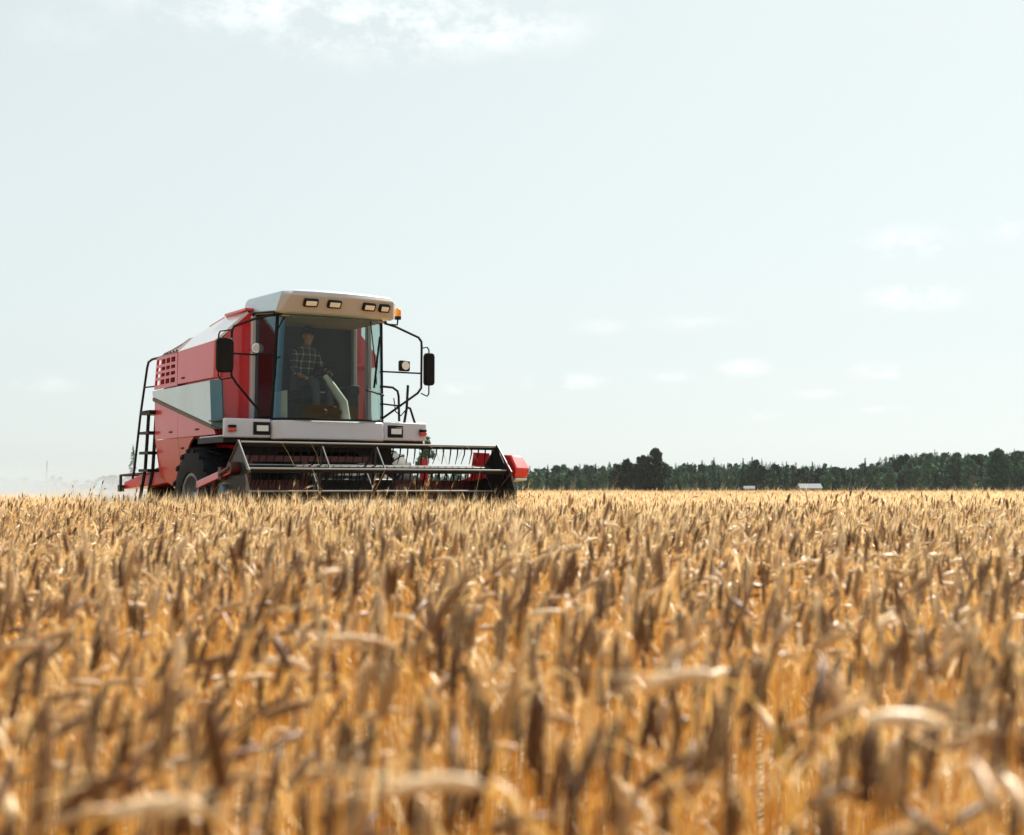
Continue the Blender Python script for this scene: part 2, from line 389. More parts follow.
def wheel(name, cx0, cx1, yc, R, rimr, lugs, side):
    w = (cx1 - cx0)
    prof = [(cx0 + w * .16, rimr), (cx0 + w * .02, rimr * 1.08), (cx0, (R + rimr) / 2), (cx0 + w * .05, R * .94), (cx0 + w * .14, R * .965), (cx0 + w * .5, R * .975),
            (cx0 + w * .86, R * .965), (cx0 + w * .95, R * .94), (cx1, (R + rimr) / 2), (cx1 - w * .02, rimr * 1.08), (cx1 - w * .16, rimr)]
    hub = empty(name, (0, 0, 0)); hub.parent = H
    mb = MB(); mb.lathe_x(prof, yc, R, 48)
    for k in range(lugs):
        for s in (0, 1):
            a0 = 2 * PI * (k + 0.5 * s) / lugs
            da = (2 * PI / lugs) * 0.95
            rings = []
            for j, t in enumerate((0.0, 0.35, 0.7, 1.0)):
                x = (cx0 + 0.0 * w + t * w * 0.56) if s == 0 else (cx1 - t * w * 0.56)
                a = a0 + da * t * 1.1
                rb = R * (0.90 if j == 0 else 0.95); rt = R * (0.965 if j == 0 else 1.0)
                hw = 0.036 * R
                ring = []
                for (rr, sg) in ((rb, -1.3), (rb, 1.3), (rt, .9), (rt, -.9)):
                    aa = a + sg * hw / R
                    ring.append((x, yc + rr * math.cos(aa), R + rr * math.sin(aa)))
                rings.append(ring)
            mb.loft(rings)
    mb.build('tyre', M['rubber'], hub)
    xo = cx0 if side < 0 else cx1
    sg = 1 if side < 0 else -1
    rp = [(xo + sg * .03, rimr * 1.05), (xo + sg * .03, rimr * .94), (xo + sg * .09, rimr * .90), (xo + sg * .16, rimr * .78), (xo + sg * .16, rimr * .42), (xo + sg * .08, rimr * .36), (xo + sg * .06, rimr * .12), (xo + sg * .06, 0.001)]
    mr = MB(); mr.lathe_x(rp, yc, R, 40)
    for k in range(8):
        a = 2 * PI * k / 8
        mr.tube([(xo + sg * .16, yc + rimr * .6 * math.cos(a), R + rimr * .6 * math.sin(a)), (xo + sg * .13, yc + rimr * .6 * math.cos(a), R + rimr * .6 * math.sin(a))], .018, 6)
    mr.build('rim', M['rim'], hub)
    return hub

def combine():
    X = 1.5
    # wheel arch points on the lower flank, (y, z)
    AR = [(0.40 + 1.0 * math.cos(a), 0.80 + 1.0 * math.sin(a)) for a in np.linspace(math.radians(8), math.radians(74), 9)]
    # ---- hull
    hull = [(-.12, 1.76), (-.12, 3.02), (2.36, 3.0), (2.42, 1.76)]
    under = [(1.58, 1.0), (2.44, 1.2), (2.42, 1.755), (1.3, 1.755), (1.45, 1.4)]
    body = MB().prism(hull, 'x', -1.42, -.92)
    cut = lambda y0: [(max(y, y0), z) for y, z in hull]
    body.prism([(.27, 1.3), (.27, 3.015), (2.36, 3.0), (2.44, 1.3)], 'x', -.92, .88)
    body.prism([(.85, 1.76), (.85, 3.01), (2.36, 3.0), (2.42, 1.76)], 'x', .88, 1.42)
    body.prism([(2.36, 2.7), (3.1, 2.35), (3.85, 1.62), (3.85, 1.2), (2.44, 1.1)], 'x', -.85, 1.1)
    body.build('body', M['red'], H, bevel=.02)
    chs = MB(); chs.prism(under, 'x', -1.38, 1.38); chs.box(-.85, .85, -.3, 3.4, .75, 1.3); chs.box(-.86, .86, -.3, 1.28, 1.31, 1.75)
    chs.build('chassis', M['black'], H)
    ax = MB(); ax.tube([(-1.1, .35, .78), (1.1, .35, .78)], .13, 12); ax.tube([(-1.0, 3.45, .52), (1.0, 3.45, .52)], .08, 10)
    ax.build('axle', M['black'], H)
    for s in (-1, 1):
        # upper flank panel with its folded front edge
        def xs(a): return s * a
        F = 0.0 if s < 0 else 1.0          # the far flank begins behind the driver's steps
        up = MB(); up.slab([(xs(X), 1.46, 2.585), (xs(X), -.10 + F, 2.585), (xs(X), -.14 + F, 3.11), (xs(X), 1.44, 3.075)], (-s * .05, 0, 0))
        up.slab([(xs(X), -.10 + F, 2.585), (xs(1.43), -.20 + F, 2.585), (xs(1.43), -.24 + F, 3.12), (xs(X), -.14 + F, 3.11)], (-s * .04, .03, 0))
        up.build('upper_side_panel', M['red_side'], H)
        # air grille, four rows of four openings
        g = MB(); y0, y1, z0, z1 = 1.475, 2.47, 2.565, 3.07
        gx = (xs(X), xs(X - .035))
        def yy(y, z): return y + (z1 - z) * .25 * (y - y0) / (y1 - y0)
        def strip(ya, yb, za, zb):
            g.slab([(xs(X), yy(ya, za), za), (xs(X), yy(yb, za), za), (xs(X), yy(yb, zb), zb), (xs(X), yy(ya, zb), zb)], (-s * .035, 0, 0))
        fy, fz = .10, .03
        zz = np.linspace(z0 + .06, z1 - .05, 5); ys = np.linspace(y0 + .1, y1 - .03, 5)
        strip(y0, ys[0], z0, z1); strip(ys[-1], y1, z0, z1)
        strip(ys[0], ys[-1], z0, zz[0]); strip(ys[0], ys[-1], zz[-1], z1)
        for k in range(1, 4): strip(ys[0], ys[-1], zz[k] - .022, zz[k] + .022)
        for k in range(1, 4):
            for j in range(4): strip(ys[k] - .028, ys[k] + .028, zz[j] + .022 if j else zz[0], zz[j + 1] - .022 if j < 3 else zz[4])
        gr = g.build('air_grille', M['red_side'], H)
        MB().slab([(xs(X - .05), 1.5, 2.58), (xs(X - .05), 2.5, 2.58), (xs(X - .05), 2.4, 3.05), (xs(X - .05), 1.5, 3.05)], (-s * .01, 0, 0)).build('grille_backing', M['red_dark'], gr)
        # white band narrowing to the front, with brown trim below
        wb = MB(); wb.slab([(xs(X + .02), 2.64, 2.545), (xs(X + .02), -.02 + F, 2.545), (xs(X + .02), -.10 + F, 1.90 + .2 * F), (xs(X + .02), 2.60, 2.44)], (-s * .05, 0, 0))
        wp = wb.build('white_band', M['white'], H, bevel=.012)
        MB().slab([(xs(X + .02), -.02 + F, 2.545), (xs(1.42), -.22 + F, 2.545), (xs(1.42), -.31 + F, 1.84 + .2 * F), (xs(X + .02), -.10 + F, 1.90 + .2 * F)], (-s * .03, .03, 0)).build('front_fold', M['blue'], wp)
        MB().slab([(xs(X + .025), 2.60, 2.437), (xs(X + .025), -.10 + F, 1.897 + .2 * F), (xs(1.44), -.30 + F, 1.835 + .2 * F), (xs(X + .025), -.12 + F, 1.845 + .2 * F), (xs(X + .025), 2.58, 2.38)], (-s * .05, 0, 0)).build('trim_strip', M['trim'], wp)
        # lower flank: upright wedge above, folded in below
        lo = MB()
        lo.slab([(xs(X), 2.56, 2.37), (xs(X), 1.425, 2.14), (xs(X), 1.425, 1.765), (xs(X), 2.52, 1.765)], (-s * .04, 0, 0))
        lo.slab([(xs(X), 1.415, 2.138), (xs(X), -.16 + F, 1.83 + .2 * F), (xs(X), -.22 + F, 1.765), (xs(X), 1.415, 1.765)], (-s * .04, 0, 0))
        lo.build('wedge_panel', M['red_side'], H)
        lw = MB()
        def fx(z): return xs(X - .10 * (1.765 - z) / .8)
        rear = [(2.52, 1.755), (1.425, 1.755), (1.425, .955), (1.5, .95), (2.47, 1.16)]
        lw.slab([(fx(z), y, z) for y, z in rear], (-s * .03, 0, 0))
        arc = [p for p in AR if p[0] < 1.40]
        front = [(1.415, 1.755), (.42, 1.755)] + arc[::-1] if s < 0 else [(1.415, 1.755), (.85, 1.755), (.9, 1.66)] + [p for p in arc[::-1] if p[0] > .92] + [(1.415, 1.0)]
        lw.slab([(fx(z), y, z) for y, z in front], (-s * .03, 0, 0))
        lw.build('lower_side_panel', M['red_low'], H)
        MB().box(min(xs(1.1), xs(1.52)), max(xs(1.1), xs(1.52)), -.74, .40, 1.665, 1.745).build('mudguard', M['red_side'] if s > 0 else M['grey'], H, bevel=.015)
        for ly, lz in ((1.2, 2.66), (.55, 1.86), (1.75, 1.86), (1.25, 1.60)):
            xx = X - (.10 * (1.765 - lz) / .8 if lz < 1.76 else 0)
            MB().box(min(xs(xx - .01), xs(xx + .012)), max(xs(xx - .01), xs(xx + .012)), ly - .06, ly + .06, lz - .012, lz + .012).build('latch', M['blackp'], H)
        # tank flank sloping in to the roof
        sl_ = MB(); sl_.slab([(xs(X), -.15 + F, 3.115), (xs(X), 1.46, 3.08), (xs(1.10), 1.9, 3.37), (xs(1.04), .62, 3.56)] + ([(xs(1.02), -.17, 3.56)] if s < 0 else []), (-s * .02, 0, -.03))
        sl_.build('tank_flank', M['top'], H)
        lv = MB(); lv.slab([(xs(X), 1.47, 3.078), (xs(X), 2.40, 3.068), (xs(1.12), 2.45, 3.24), (xs(1.10), 1.92, 3.37)], (-s * .02, 0, -.03))
        for k in range(5):
            t = .12 + .17 * k
            a = Vector((xs(X), 1.47, 3.078)).lerp(Vector((xs(X), 2.40, 3.068)), t); b = Vector((xs(1.10), 1.92, 3.37)).lerp(Vector((xs(1.12), 2.45, 3.24)), t)
            lv.tube([a.lerp(b, .1) + Vector((0, 0, .012)), a.lerp(b, .9) + Vector((0, 0, .012))], .018, 6)
        lv.build('engine_louvre', M['red_dark'], H)
    # ---- grain tank top
    tk = MB(); tk.prism([(-1.45, 2.95), (-.95, 2.95), (-.95, 3.53), (-1.03, 3.53), (-1.45, 3.08)], 'y', -.16, .27); tk.prism([(-1.45, 2.95), (1.02, 2.95), (1.02, 3.53), (-1.03, 3.53), (-1.45, 3.08)], 'y', .27, .5)
    tk.loft([[(-1.42, .5, 2.9), (1.42, .5, 2.9), (1.42, .5, 3.06), (1.02, .5, 3.52), (-1.02, .5, 3.52), (-1.42, .5, 3.06)],
             [(-1.38, 2.35, 2.9), (1.38, 2.35, 2.9), (1.38, 2.35, 3.0), (1.1, 2.35, 3.18), (-1.1, 2.35, 3.18), (-1.38, 2.35, 3.0)]])
    tank = tk.build('grain_tank', M['red'], H)
    ld = MB(); ld.box(-1.06, -.93, -.2, .66, 3.565, 3.605); ld.box(-.93, 1.04, .27, .66, 3.565, 3.605)
    ld.slab([(-1.02, .80, 3.53), (1.02, .80, 3.53), (1.02, 1.42, 3.46), (-1.02, 1.42, 3.46)], (0, 0, .045))
    ld.slab([(-1.02, 1.5, 3.44), (1.02, 1.5, 3.44), (1.02, 2.3, 3.27), (-1.02, 2.3, 3.27)], (0, 0, .02))
    ld.build('tank_lid', M['red'], tank, bevel=.008)
    # ---- front fascia
    fa = MB(); fa.box(-1.6, -.91, -.83, -.76, 1.70, 1.97); fa.box(.86, 1.58, -.83, -.76, 1.70, 1.97)
    fa.prism([(-.905, -.78), (-.905, -.85), (-.80, -.96), (-.5, -1.0), (.5, -1.0), (.78, -.96), (.855, -.85), (.855, -.78)], 'z', 1.685, 1.955)
    fas = fa.build('front_fascia', M['grey'], H, bevel=.02)
    MB().box(-1.58, 1.56, -.76, .3, 1.63, 1.72).build('platform', M['black'], H, bevel=.01)
    MB().box(-1.57, -.9, -.76, -.13, 1.945, 1.965).build('deck_plate', M['galv'], H)
    for x in (-1.05, 1.05):
        f = MB(); f.prism([(x - .125, 1.745), (x + .125, 1.745), (x + .125, 1.925), (x - .125, 1.925)], 'y', -.845, -.828)
        f.prism([(x - .115, 1.78), (x + .115, 1.78), (x + .115, 1.89), (x - .115, 1.89)], 'y', -.865, -.846)
        hl = f.build('headlight', M['black'], fas, bevel=.006)
        MB().prism([(x - .085, 1.795), (x + .085, 1.795), (x + .085, 1.875), (x - .085, 1.875)], 'y', -.874, -.866).build('headlight_lens', M['lens'], hl)
    for x in (-1.49, 1.50):
        t = MB(); t.box(x - .055, x + .055, -.89, -.83, 1.78, 1.835); t.build('turn_signal', M['redlens'], fas, bevel=.012)
        t = MB(); t.box(x - .055, x + .055, -.885, -.83, 1.838, 1.875); t.build('side_lamp', M['blackp'], fas, bevel=.01)
    # ---- cab
    def wsx(u, z):  # windscreen outline: u -1..1 -> (x, y), bowed forward and leaning out with height
        t = (z - 1.98) / 1.52
        hw = .87 - .055 * t; yc = -.76 - .05 * t
        return (hw * (u if abs(u) < 1 else math.copysign(1, u)), yc - .27 * (1 - abs(u) ** 4.5))
    cab = MB()
    cab.box(-.86, .86, -.74, .22, 1.9, 1.985)
    def post(p, q, w=.05, d=.05):
        p = Vector(p); q = Vector(q)
        cab.loft([[(c.x + a * w, c.y + b * d, c.z) for a, b in ((-1, -1), (1, -1), (1, 1), (-1, 1))] for c in (p, q)])
    cab_o = None
    for s in (-1, 1):
        post((s * .935, -.16, 1.96), (s * .925, -.16, 3.50), .035, .045); post((s * .87, .2, 1.96), (s * .86, .2, 3.56), .03, .05)
    cab.build('cab', M['grey'], H, bevel=.012)
    cab_o = COL.objects['cab'] if 'cab' in COL.objects else None
    bk = MB(); bk.box(-.88, .925, .255, .268, 1.985, 3.5); bk.box(-.895, -.88, -.09, .25, 1.99, 3.5); bk.box(-.83, .83, -.7, .2, 1.988, 2.0)
    bk.build('cab_interior', M['inner'], cab_o)
    fr = MB()
    for s in (-1, 1):
        fr.tube([(s * .868, -.75, 1.97), (s * .815, -.81, 3.5)], .026, 8)
        fr.tube([(s * .870, -.72, 2.0), (s * .925, -.12, 2.0)], .018, 6)
        fr.tube([(s * .835, -.93, 3.44), (s * .855, .05, 3.52)], .02, 6)
        fr.tube([(s * .925, -.115, 2.0), (s * .915, -.115, 3.5)], .018, 6)
    rows = [[(*wsx(u, z), z) for u in np.sin(np.linspace(-1, 1, 31) * PI / 2)] for z in (1.975, 3.49)]
    for r in rows: fr.tube(r, .017, 6)
    fr.build('window_frame', M['blackp'], cab_o)
    ws = MB(); zs = np.linspace(1.985, 3.49, 7)
    ws.sheet([[(*wsx(u, z), z) for u in np.sin(np.linspace(-1, 1, 31) * PI / 2) * .90] for z in zs])
    wsO = ws.build('windscreen', M['glass'], cab_o, fix=False)
    for s in (-1, 1):
        cw = MB(); cw.sheet([[(*wsx(s * u, z), z) for u in (.902, .92, .94, .96, .975, .985, .993, .9995)] for z in zs]); cw.build('corner_window', M['glass_corner'], cab_o, fix=False)
    for s in (-1, 1):
        sw = MB(); sw.sheet([[(s * ((.925 if s < 0 else .872) - .012 * t - ((.06 if s < 0 else .005) + .035 * t) * k / 4), (-.11 if s < 0 else .16) + (-.73 - .06 * t + (.11 if s < 0 else -.16)) * k / 4, 2.0 + 1.47 * t) for k in range(5)] for t in np.linspace(0, 1, 5)])
        sw.build('side_window', M['glass_side'] if s < 0 else M['glass'], cab_o, fix=False)
    # wiper
    wi = MB(); wi.tube([(.50, -1.10, 3.42), (.60, -1.075, 2.75), (.62, -1.065, 2.5)], .009, 5); wi.tube([(.66, -1.09, 3.2), (.58, -1.07, 2.45)], .016, 5)
    wi.tube([(.47, -1.05, 2.42), (.82, -.90, 2.36)], .016, 5)
    wi.build('wiper', M['blackp'], cab_o)
    # roof with its forward visor
    def ring(z, hx, yf, yr, ch):
        return [(-hx + ch, yf, z), (-hx * .45, yf - .07, z), (0, yf - .09, z), (hx * .45, yf - .07, z), (hx - ch, yf, z), (hx, yf + ch * 1.4, z), (hx, yr, z), (-hx, yr, z), (-hx, yf + ch * 1.4, z)]
    def tilt(r, k=.066): return [(x, y, z + k * (y + 1.1)) for x, y, z in r]
    rf = MB(); rf.loft([tilt(ring(3.45, .90, -1.02, .22, .05)), tilt(ring(3.475, .93, -1.09, .24, .06)), tilt(ring(3.70, .895, -1.24, .22, .09), .03), tilt(ring(3.765, .86, -1.21, .18, .12), .02), tilt(ring(3.805, .72, -1.06, .06, .16), .02)])
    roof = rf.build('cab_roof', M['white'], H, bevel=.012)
    rf.v and roof.data.materials.append(M['visor'])
    for p in roof.data.polygons:
        if p.normal.y < -.3 and p.center.y < -.95: p.material_index = 1  # front of the white roof: its shade is put into a greyer colour
    MB().box(-.80, .80, -.95, .2, 3.425, 3.445).build('headliner', M['liner'], roof)
    MB().tube([(-.935, -.98, 3.44), (-.94, -.95, 3.47), (-.945, -.25, 3.53), (-.94, -.2, 3.50)], .016, 6).build('roof_rail', M['black'], roof)
    # the visor's face leans: point and normal on it
    def vis(x, z):
        t = (z - 3.475) / .215; yb = -1.09 - .07 * (1 - (abs(x) / .9) ** 2) * 1.25; return (x, yb - .15 * t - .004, z)
    for x in (-.50, -.15, .40, .66):
        a = vis(x, 3.60); w = .105 if abs(x) < .45 or x < 0 else .088
        yaw = -.0 if abs(x) < .3 else .12 * (1 if x > 0 else -1) * -1
        axv = Vector((math.cos(yaw), -math.sin(yaw), 0)); az = Vector((0, -.57, .82)); an = axv.cross(az).normalized()
        b = MB(); b.obox(Vector(a) + an * 0.0, axv * w, az * .06, an * .035)
        bo = b.build('work_light', M['black'], roof, bevel=.018)
        l = MB(); l.obox(Vector(a) + Vector((0, -.031, -.016)), axv * (w - .027), az * .036, an * .006)
        l.build('work_light_lens', M['lens'], bo, bevel=.01)
    # beacon
    be = MB(); be.tube([(.95, -.85, 3.42), (1.06, -.86, 3.42), (1.07, -.86, 3.50)], .013, 6); be.lathe_z([(.05, 3.5), (.05, 3.545)], 1.07, -.86, 14)
    bo = be.build('beacon', M['black'], H)
    MB().lathe_z([(.048, 3.546), (.052, 3.60), (.045, 3.65), (.02, 3.672)], 1.07, -.86, 16).build('beacon_lens', M['amber'], bo)
    # ---- right-hand mirror arm, work lamp, rails
    y = -.8
    def P(px): return [(x, y, z) for x, z in px]
    mr = MB(); mr.tube(P([(.88, 3.44), (1.06, 3.40), (1.45, 3.26), (1.50, 3.20), (1.505, 3.12), (1.50, 2.50), (1.44, 2.42), (.86, 2.03)]), .018, 7)
    mr.tube(P([(.86, 2.72), (1.50, 2.72)]), .014, 6)
    mr.tube(P([(1.50, 3.10), (1.60, 3.12), (1.63, 3.08), (1.63, 2.42), (1.60, 2.38), (1.50, 2.42)]), .011, 6)
    ma = mr.build('mirror_arm', M['black'], H)
    MB().loft([[(1.615 + a, -.84 + b, z) for a, b in ((-.075 * k, -.02), (.075 * k, -.05), (.075 * k, .05), (-.075 * k, .07))] for z, k in ((2.54, .7), (2.58, 1), (2.98, 1), (3.03, .7))]).build('mirror', M['blackp'], ma, bevel=.02)
    MB().box(1.21 - .085, 1.21 + .085, -.84, -.76, 2.74, 2.90).build('side_work_light', M['black'], ma, bevel=.02)
    lm = MB(); lm.tube([(1.21, -.852, 2.82), (1.21, -.838, 2.82)], .062, 18); lm.build('work_light_lens', M['lens'], ma)
    hr = MB(); hr.tube(P([(.84, 2.50), (1.02, 2.49), (1.10, 2.44), (1.12, 2.36), (1.13, 1.99)]), .018, 7)
    hr.tube(P([(.86, 2.24), (1.11, 2.22)]), .014, 6)
    hr.tube([(1.38, -.6, 2.55), (1.36, -.6, 2.2), (1.32, -.6, 1.98)], .02, 7); hr.tube([(1.36, -.6, 2.22), (1.42, -.6, 2.2), (1.50, -.6, 1.98)], .018, 7)
    hr.tube([(1.08, -.72, 2.34), (1.12, -.7, 2.14), (1.22, -.68, 2.08), (1.34, -.62, 2.18)], .009, 6)
    hr.build('handrail', M['black'], H)
    # ---- left-hand mirror arm
    ml = MB(); ml.tube([(-.80, -.98, 3.47), (-1.20, -.9, 3.36), (-1.46, -.8, 3.25), (-1.49, -.8, 3.17), (-1.49, -.8, 2.56), (-1.42, -.8, 2.46), (-1.05, -.78, 2.06)], .017, 7)
    ml.tube([(-1.49, -.8, 2.87), (-.85, -.86, 2.86)], .013, 6)
    ml.tube([(-1.49, -.8, 3.20), (-1.66, -.8, 3.17), (-1.68, -.8, 3.12), (-1.68, -.8, 2.55), (-1.64, -.8, 2.50), (-1.49, -.8, 2.53)], .011, 6)
    mo = ml.build('mirror_arm', M['black'], H)
    MB().loft([[(-1.60 + a, -.84 + b, z) for a, b in ((-.115 * k, .0), (.115 * k, -.05), (.115 * k, .06), (-.115 * k, .08))] for z, k in ((2.60, .75), (2.65, 1), (3.03, 1), (3.08, .75))]).build('mirror', M['blackp'], mo, bevel=.025)
    rl = MB(); rl.tube([(-.925, -.29, 3.02), (-.91, -.215, 3.02)], .068, 20)
    ro = rl.build('round_lamp', M['chrome'], H)
    MB().tube([(-.928, -.305, 3.02), (-.9255, -.2905, 3.02)], .056, 20).build('lamp_glass', M['lens'], ro)
    # ---- cab interior fittings
    st = MB(); st.loft([[(x, y_, 2.0) for x, y_ in ((-.24, -.1), (.24, -.1), (.24, .15), (-.24, .15))], [(x, y_, 2.3) for x, y_ in ((-.24, -.1), (.24, -.1), (.24, .15), (-.24, .15))]])
    st.box(-.27, .27, -.36, .12, 2.3, 2.42); st.box(-.25, .25, .06, .18, 2.42, 3.0)
    st.build('seat', M['seatc'], cab_o, bevel=.03)
    sc_ = MB(); sc_.tube([(.31, -.68, 1.99), (.27, -.68, 2.25), (.13, -.62, 2.48), (.03, -.56, 2.64)], [.075, .07, .055, .04], 12)
    sc_.build('steering_column', M['pale'], cab_o)
    sw = MB(); c = Vector((.03, -.54, 2.66)); nrm = Vector((0, .5, .86)).normalized(); uu = Vector((1, 0, 0)); vv = nrm.cross(uu)
    sw.tube([c + (uu * math.cos(a) + vv * math.sin(a)) * .19 for a in np.linspace(0, 2 * PI, 25)], .014, 6, caps=False)
    for a in (.5, 2.6, 4.7): sw.tube([c, c + (uu * math.cos(a) + vv * math.sin(a)) * .19], .012, 6)
    sw.build('steering_wheel', M['blackp'], cab_o)
    cn_ = MB(); cn_.box(.42, .62, -.5, .1, 2.0, 2.5); cn_.box(.44, .60, -.58, -.5, 2.38, 2.52); cn_.build('control_console', M['inner'], cab_o, bevel=.03)
    # ---- wheels
    wheel('front_wheel', -1.68, -1.02, .36, .80, .40, 18, -1); wheel('front_wheel', 1.02, 1.68, .36, .80, .40, 18, 1)
    wheel('rear_wheel', -1.22, -.88, 3.45, .52, .26, 18, -1); wheel('rear_wheel', .88, 1.22, 3.45, .52, .26, 18, 1)
    # ---- feeder house
    sh = MB(); sh.box(-1.2, 1.2, -.42, -.38, 1.0, 1.64); sh.build('dark_sheet', M['black'], H)  # black sheet added to darken the shaded gap under the platform
    fe = MB(); fe.slab([(-.62, -.35, 1.0), (-.62, -.35, 1.55), (-.62, -1.62, 1.12), (-.62, -1.62, .45)], (1.24, 0, 0))
    fe.build('feeder_house', M['black'], H, bevel=.02)
    # ---- cutting header
    hd = MB()
    hd.prism([(-1.48, .35), (-1.48, 1.05), (-1.54, 1.05), (-1.56, .5), (-1.8, .36), (-2.55, .33), (-2.55, .29), (-1.7, .29)], 'x', -1.94, 1.94)
    header = hd.build('header', M['red_dark'], H)
    bm_ = MB(); bm_.box(-1.94, 1.94, -1.50, -1.42, 1.05, 1.11); bm_.box(-1.5, .35, -1.46, -1.40, 1.36, 1.44); bm_.box(-1.5, -1.43, -1.46, -1.4, 1.11, 1.36); bm_.box(-.7, -.62, -1.46, -1.4, 1.11, 1.36); bm_.box(.28, .35, -1.46, -1.4, 1.11, 1.36)
    bm_.build('header_beam', M['red_dark'], header)  # shade behind the reel is put into the beam's dark red
    au = MB(); au.tube([(-1.9, -1.85, .68), (1.9, -1.85, .68)], .16, 24)
    for s in (-1, 1):
        rows = []
        for k in range(0, 121):
            t = k / 120; a = s * t * 2 * PI * 5; x = s * (1.88 - 1.45 * t)
            rows.append([(x, -1.85 + r * math.cos(a), .68 + r * math.sin(a)) for r in (.16, .285)])
        au.sheet(rows)
    au.build('auger', M['auger'], header, fix=False)
    kn = MB(); kn.box(-1.92, 1.92, -2.62, -2.54, .30, .335)
    for k in range(48):
        x = -1.9 + k * 3.8 / 47; kn.prism([(x - .018, -2.62), (x + .018, -2.62), (x, -2.74)], 'z', .305, .33)
    kn.build('cutter_bar', M['auger'], header)
    for s in (-1, 1):
        e = MB(); e.slab([(s * 1.955, -1.42, 1.10), (s * 1.955, -1.95, 1.16), (s * 1.955, -2.60, 1.16), (s * 1.955, -2.70, .95), (s * 1.955, -2.74, .28), (s * 1.955, -1.42, .28)], (s * .03, 0, 0))
        eo = e.build('end_divider', M['black'], header)
        MB().tube([(s * 1.97, -2.61, 1.17), (s * 1.97, -2.72, .95), (s * 1.97, -2.76, .5), (s * 1.97, -3.05, .3)], .016, 6).build('crop_lifter', M['steel'], eo)
    ri = MB(); ri.slab([(1.93, -1.5, 1.10), (1.93, -1.62, 1.52), (1.93, -2.05, 1.50), (1.93, -2.05, 1.15)], (.015, 0, 0)); ri.build('header_bracket', M['red'], header)
    MB().tube([(1.2, -1.45, .6), (1.2, -1.45, 1.42)], .06, 10).build('gas_cylinder', M['red'], header)
    dc = MB(); dc.loft([[(2.02, -2.15, 1.12), (2.02, -2.62, 1.14), (2.02, -2.66, 1.27), (2.02, -2.50, 1.47), (2.02, -1.75, 1.49), (2.02, -1.75, 1.12)],
                        [(2.24, -2.18, 1.13), (2.24, -2.60, 1.15), (2.26, -2.64, 1.27), (2.24, -2.48, 1.45), (2.24, -1.78, 1.47), (2.24, -1.78, 1.13)]])
    dc.build('drive_cover', M['red'], header, bevel=.02)
    MB().slab([(2.03, -2.16, 1.08), (2.22, -2.16, 1.08), (2.22, -2.62, 1.11), (2.03, -2.62, 1.11)], (0, 0, .03)).build('cover_lip', M['pale'], header)
    # ---- reel
    RY, RZ, RR = -2.24, 1.255, .318
    reel = MB().tube([(-1.9, RY, RZ), (1.9, RY, RZ)], .045, 12).build('reel', M['black'], H)
    angs = [math.radians(a) for a in (95, 185, 275, 5)]   # from +y (rear) towards up
    pt = lambda a, r=RR: (RY + r * math.cos(a), RZ + r * math.sin(a))
    rngl = random.Random(4)
    for a in angs:
        b = MB(); y_, z_ = pt(a)
        b.tube([(-1.91, y_ - .004, z_ + .020), (1.91, y_ - .004, z_ + .018)], .013, 8)  # pale tube stands in for the sunlit top edge of the black bat
        bo = b.build('reel_bat', M['bat'], reel)
        t = MB(); t.box(-1.905, 1.905, y_ - .024, y_ + .024, z_ - .034, z_ + .003)
        for k in range(34):
            x = -1.86 + k * 3.72 / 33
            t.tube([(x, y_, z_ - .01), (x + .004, y_ + .02, z_ - .10), (x + rngl.uniform(-.03, .03), y_ + .075, z_ - .24)], [.011, .010, .005], 4)
        t.build('tines', M['blackp'], reel)
    for x in (-.78, .02):
        s_ = MB()
        for i in range(4):
            p = pt(angs[i]); q = pt(angs[(i + 1) % 4])
            s_.tube([(x, *p), (x, *q)], .015, 6)
        for a in angs: s_.tube([(x, RY, RZ), (x, *pt(a))], .014, 6)
        s_.build('reel_spider', M['galv'], reel)
    cs = MB(); rs_ = random.Random(9)
    for k in range(11):
        a = angs[rs_.choice((0, 1, 1, 2))]; y_, z_ = pt(a); x = rs_.uniform(-1.8, 1.8); L = rs_.uniform(.15, .42); dx = rs_.uniform(-.25, .25)
        cs.tube([(x, y_ - .02, z_ + .03), (x + dx * .5, y_ - .035, z_ - L * .4), (x + dx, y_ + rs_.uniform(-.05, .08), z_ - L)], .003, 3)
    tag(cs.build('caught_straw', M['straw'], reel), kind='stuff')
    for s in (-1, 1):
        d = MB(); d.slab([(s * 1.925, *pt(a, RR + .02)) for a in angs], (s * .012, 0, 0))
        dO = d.build('reel_end_plate', M['galv'] if s < 0 else M['black'], reel)
        r = MB()
        for i in range(4): r.tube([(s * 1.94, *pt(angs[i], RR + (.10 if i == 1 else .035))), (s * 1.94, *pt(angs[(i + 1) % 4], RR + (.10 if i == 0 else .035)))], .016, 6)
        r.build('end_plate_rim', M['steel'], dO)
        # lift arm from the header's back frame to the reel axle
        c0 = Vector((s * 2.0, -.95, 1.04)); c1 = Vector((s * 2.0, -2.26, 1.24)); dv = c1 - c0
        up = Vector((0, -dv.z, dv.y)).normalized() * .05
        am = MB(); am.obox((c0 + c1) / 2, Vector((.035, 0, 0)), dv / 2, up)
        am.build('reel_arm', M['red'], H, bevel=.01)
        br = MB(); br.box(s * 2.0 - .05, s * 2.0 + .05, -1.95, -1.83, 1.11, 1.27); br.tube([(s * 2.0, -1.42, .6), (s * 2.0, -1.6, 1.1)], .04, 8)
        br.tube([(s * 2.0, -.98, 1.0), (s * 2.0, -1.2, .62), (s * 1.9, -1.45, .5)], .035, 8)
        br.tube([(s * 1.94, -2.26, RZ), (s * 2.06, -2.26, RZ)], .08, 14); br.tube([(s * 2.04, -1.9, 1.18), (s * 2.05, -2.26, RZ)], .03, 6)
        br.build('arm_bracket', M['black'] if s > 0 else M['red_dark'], H)
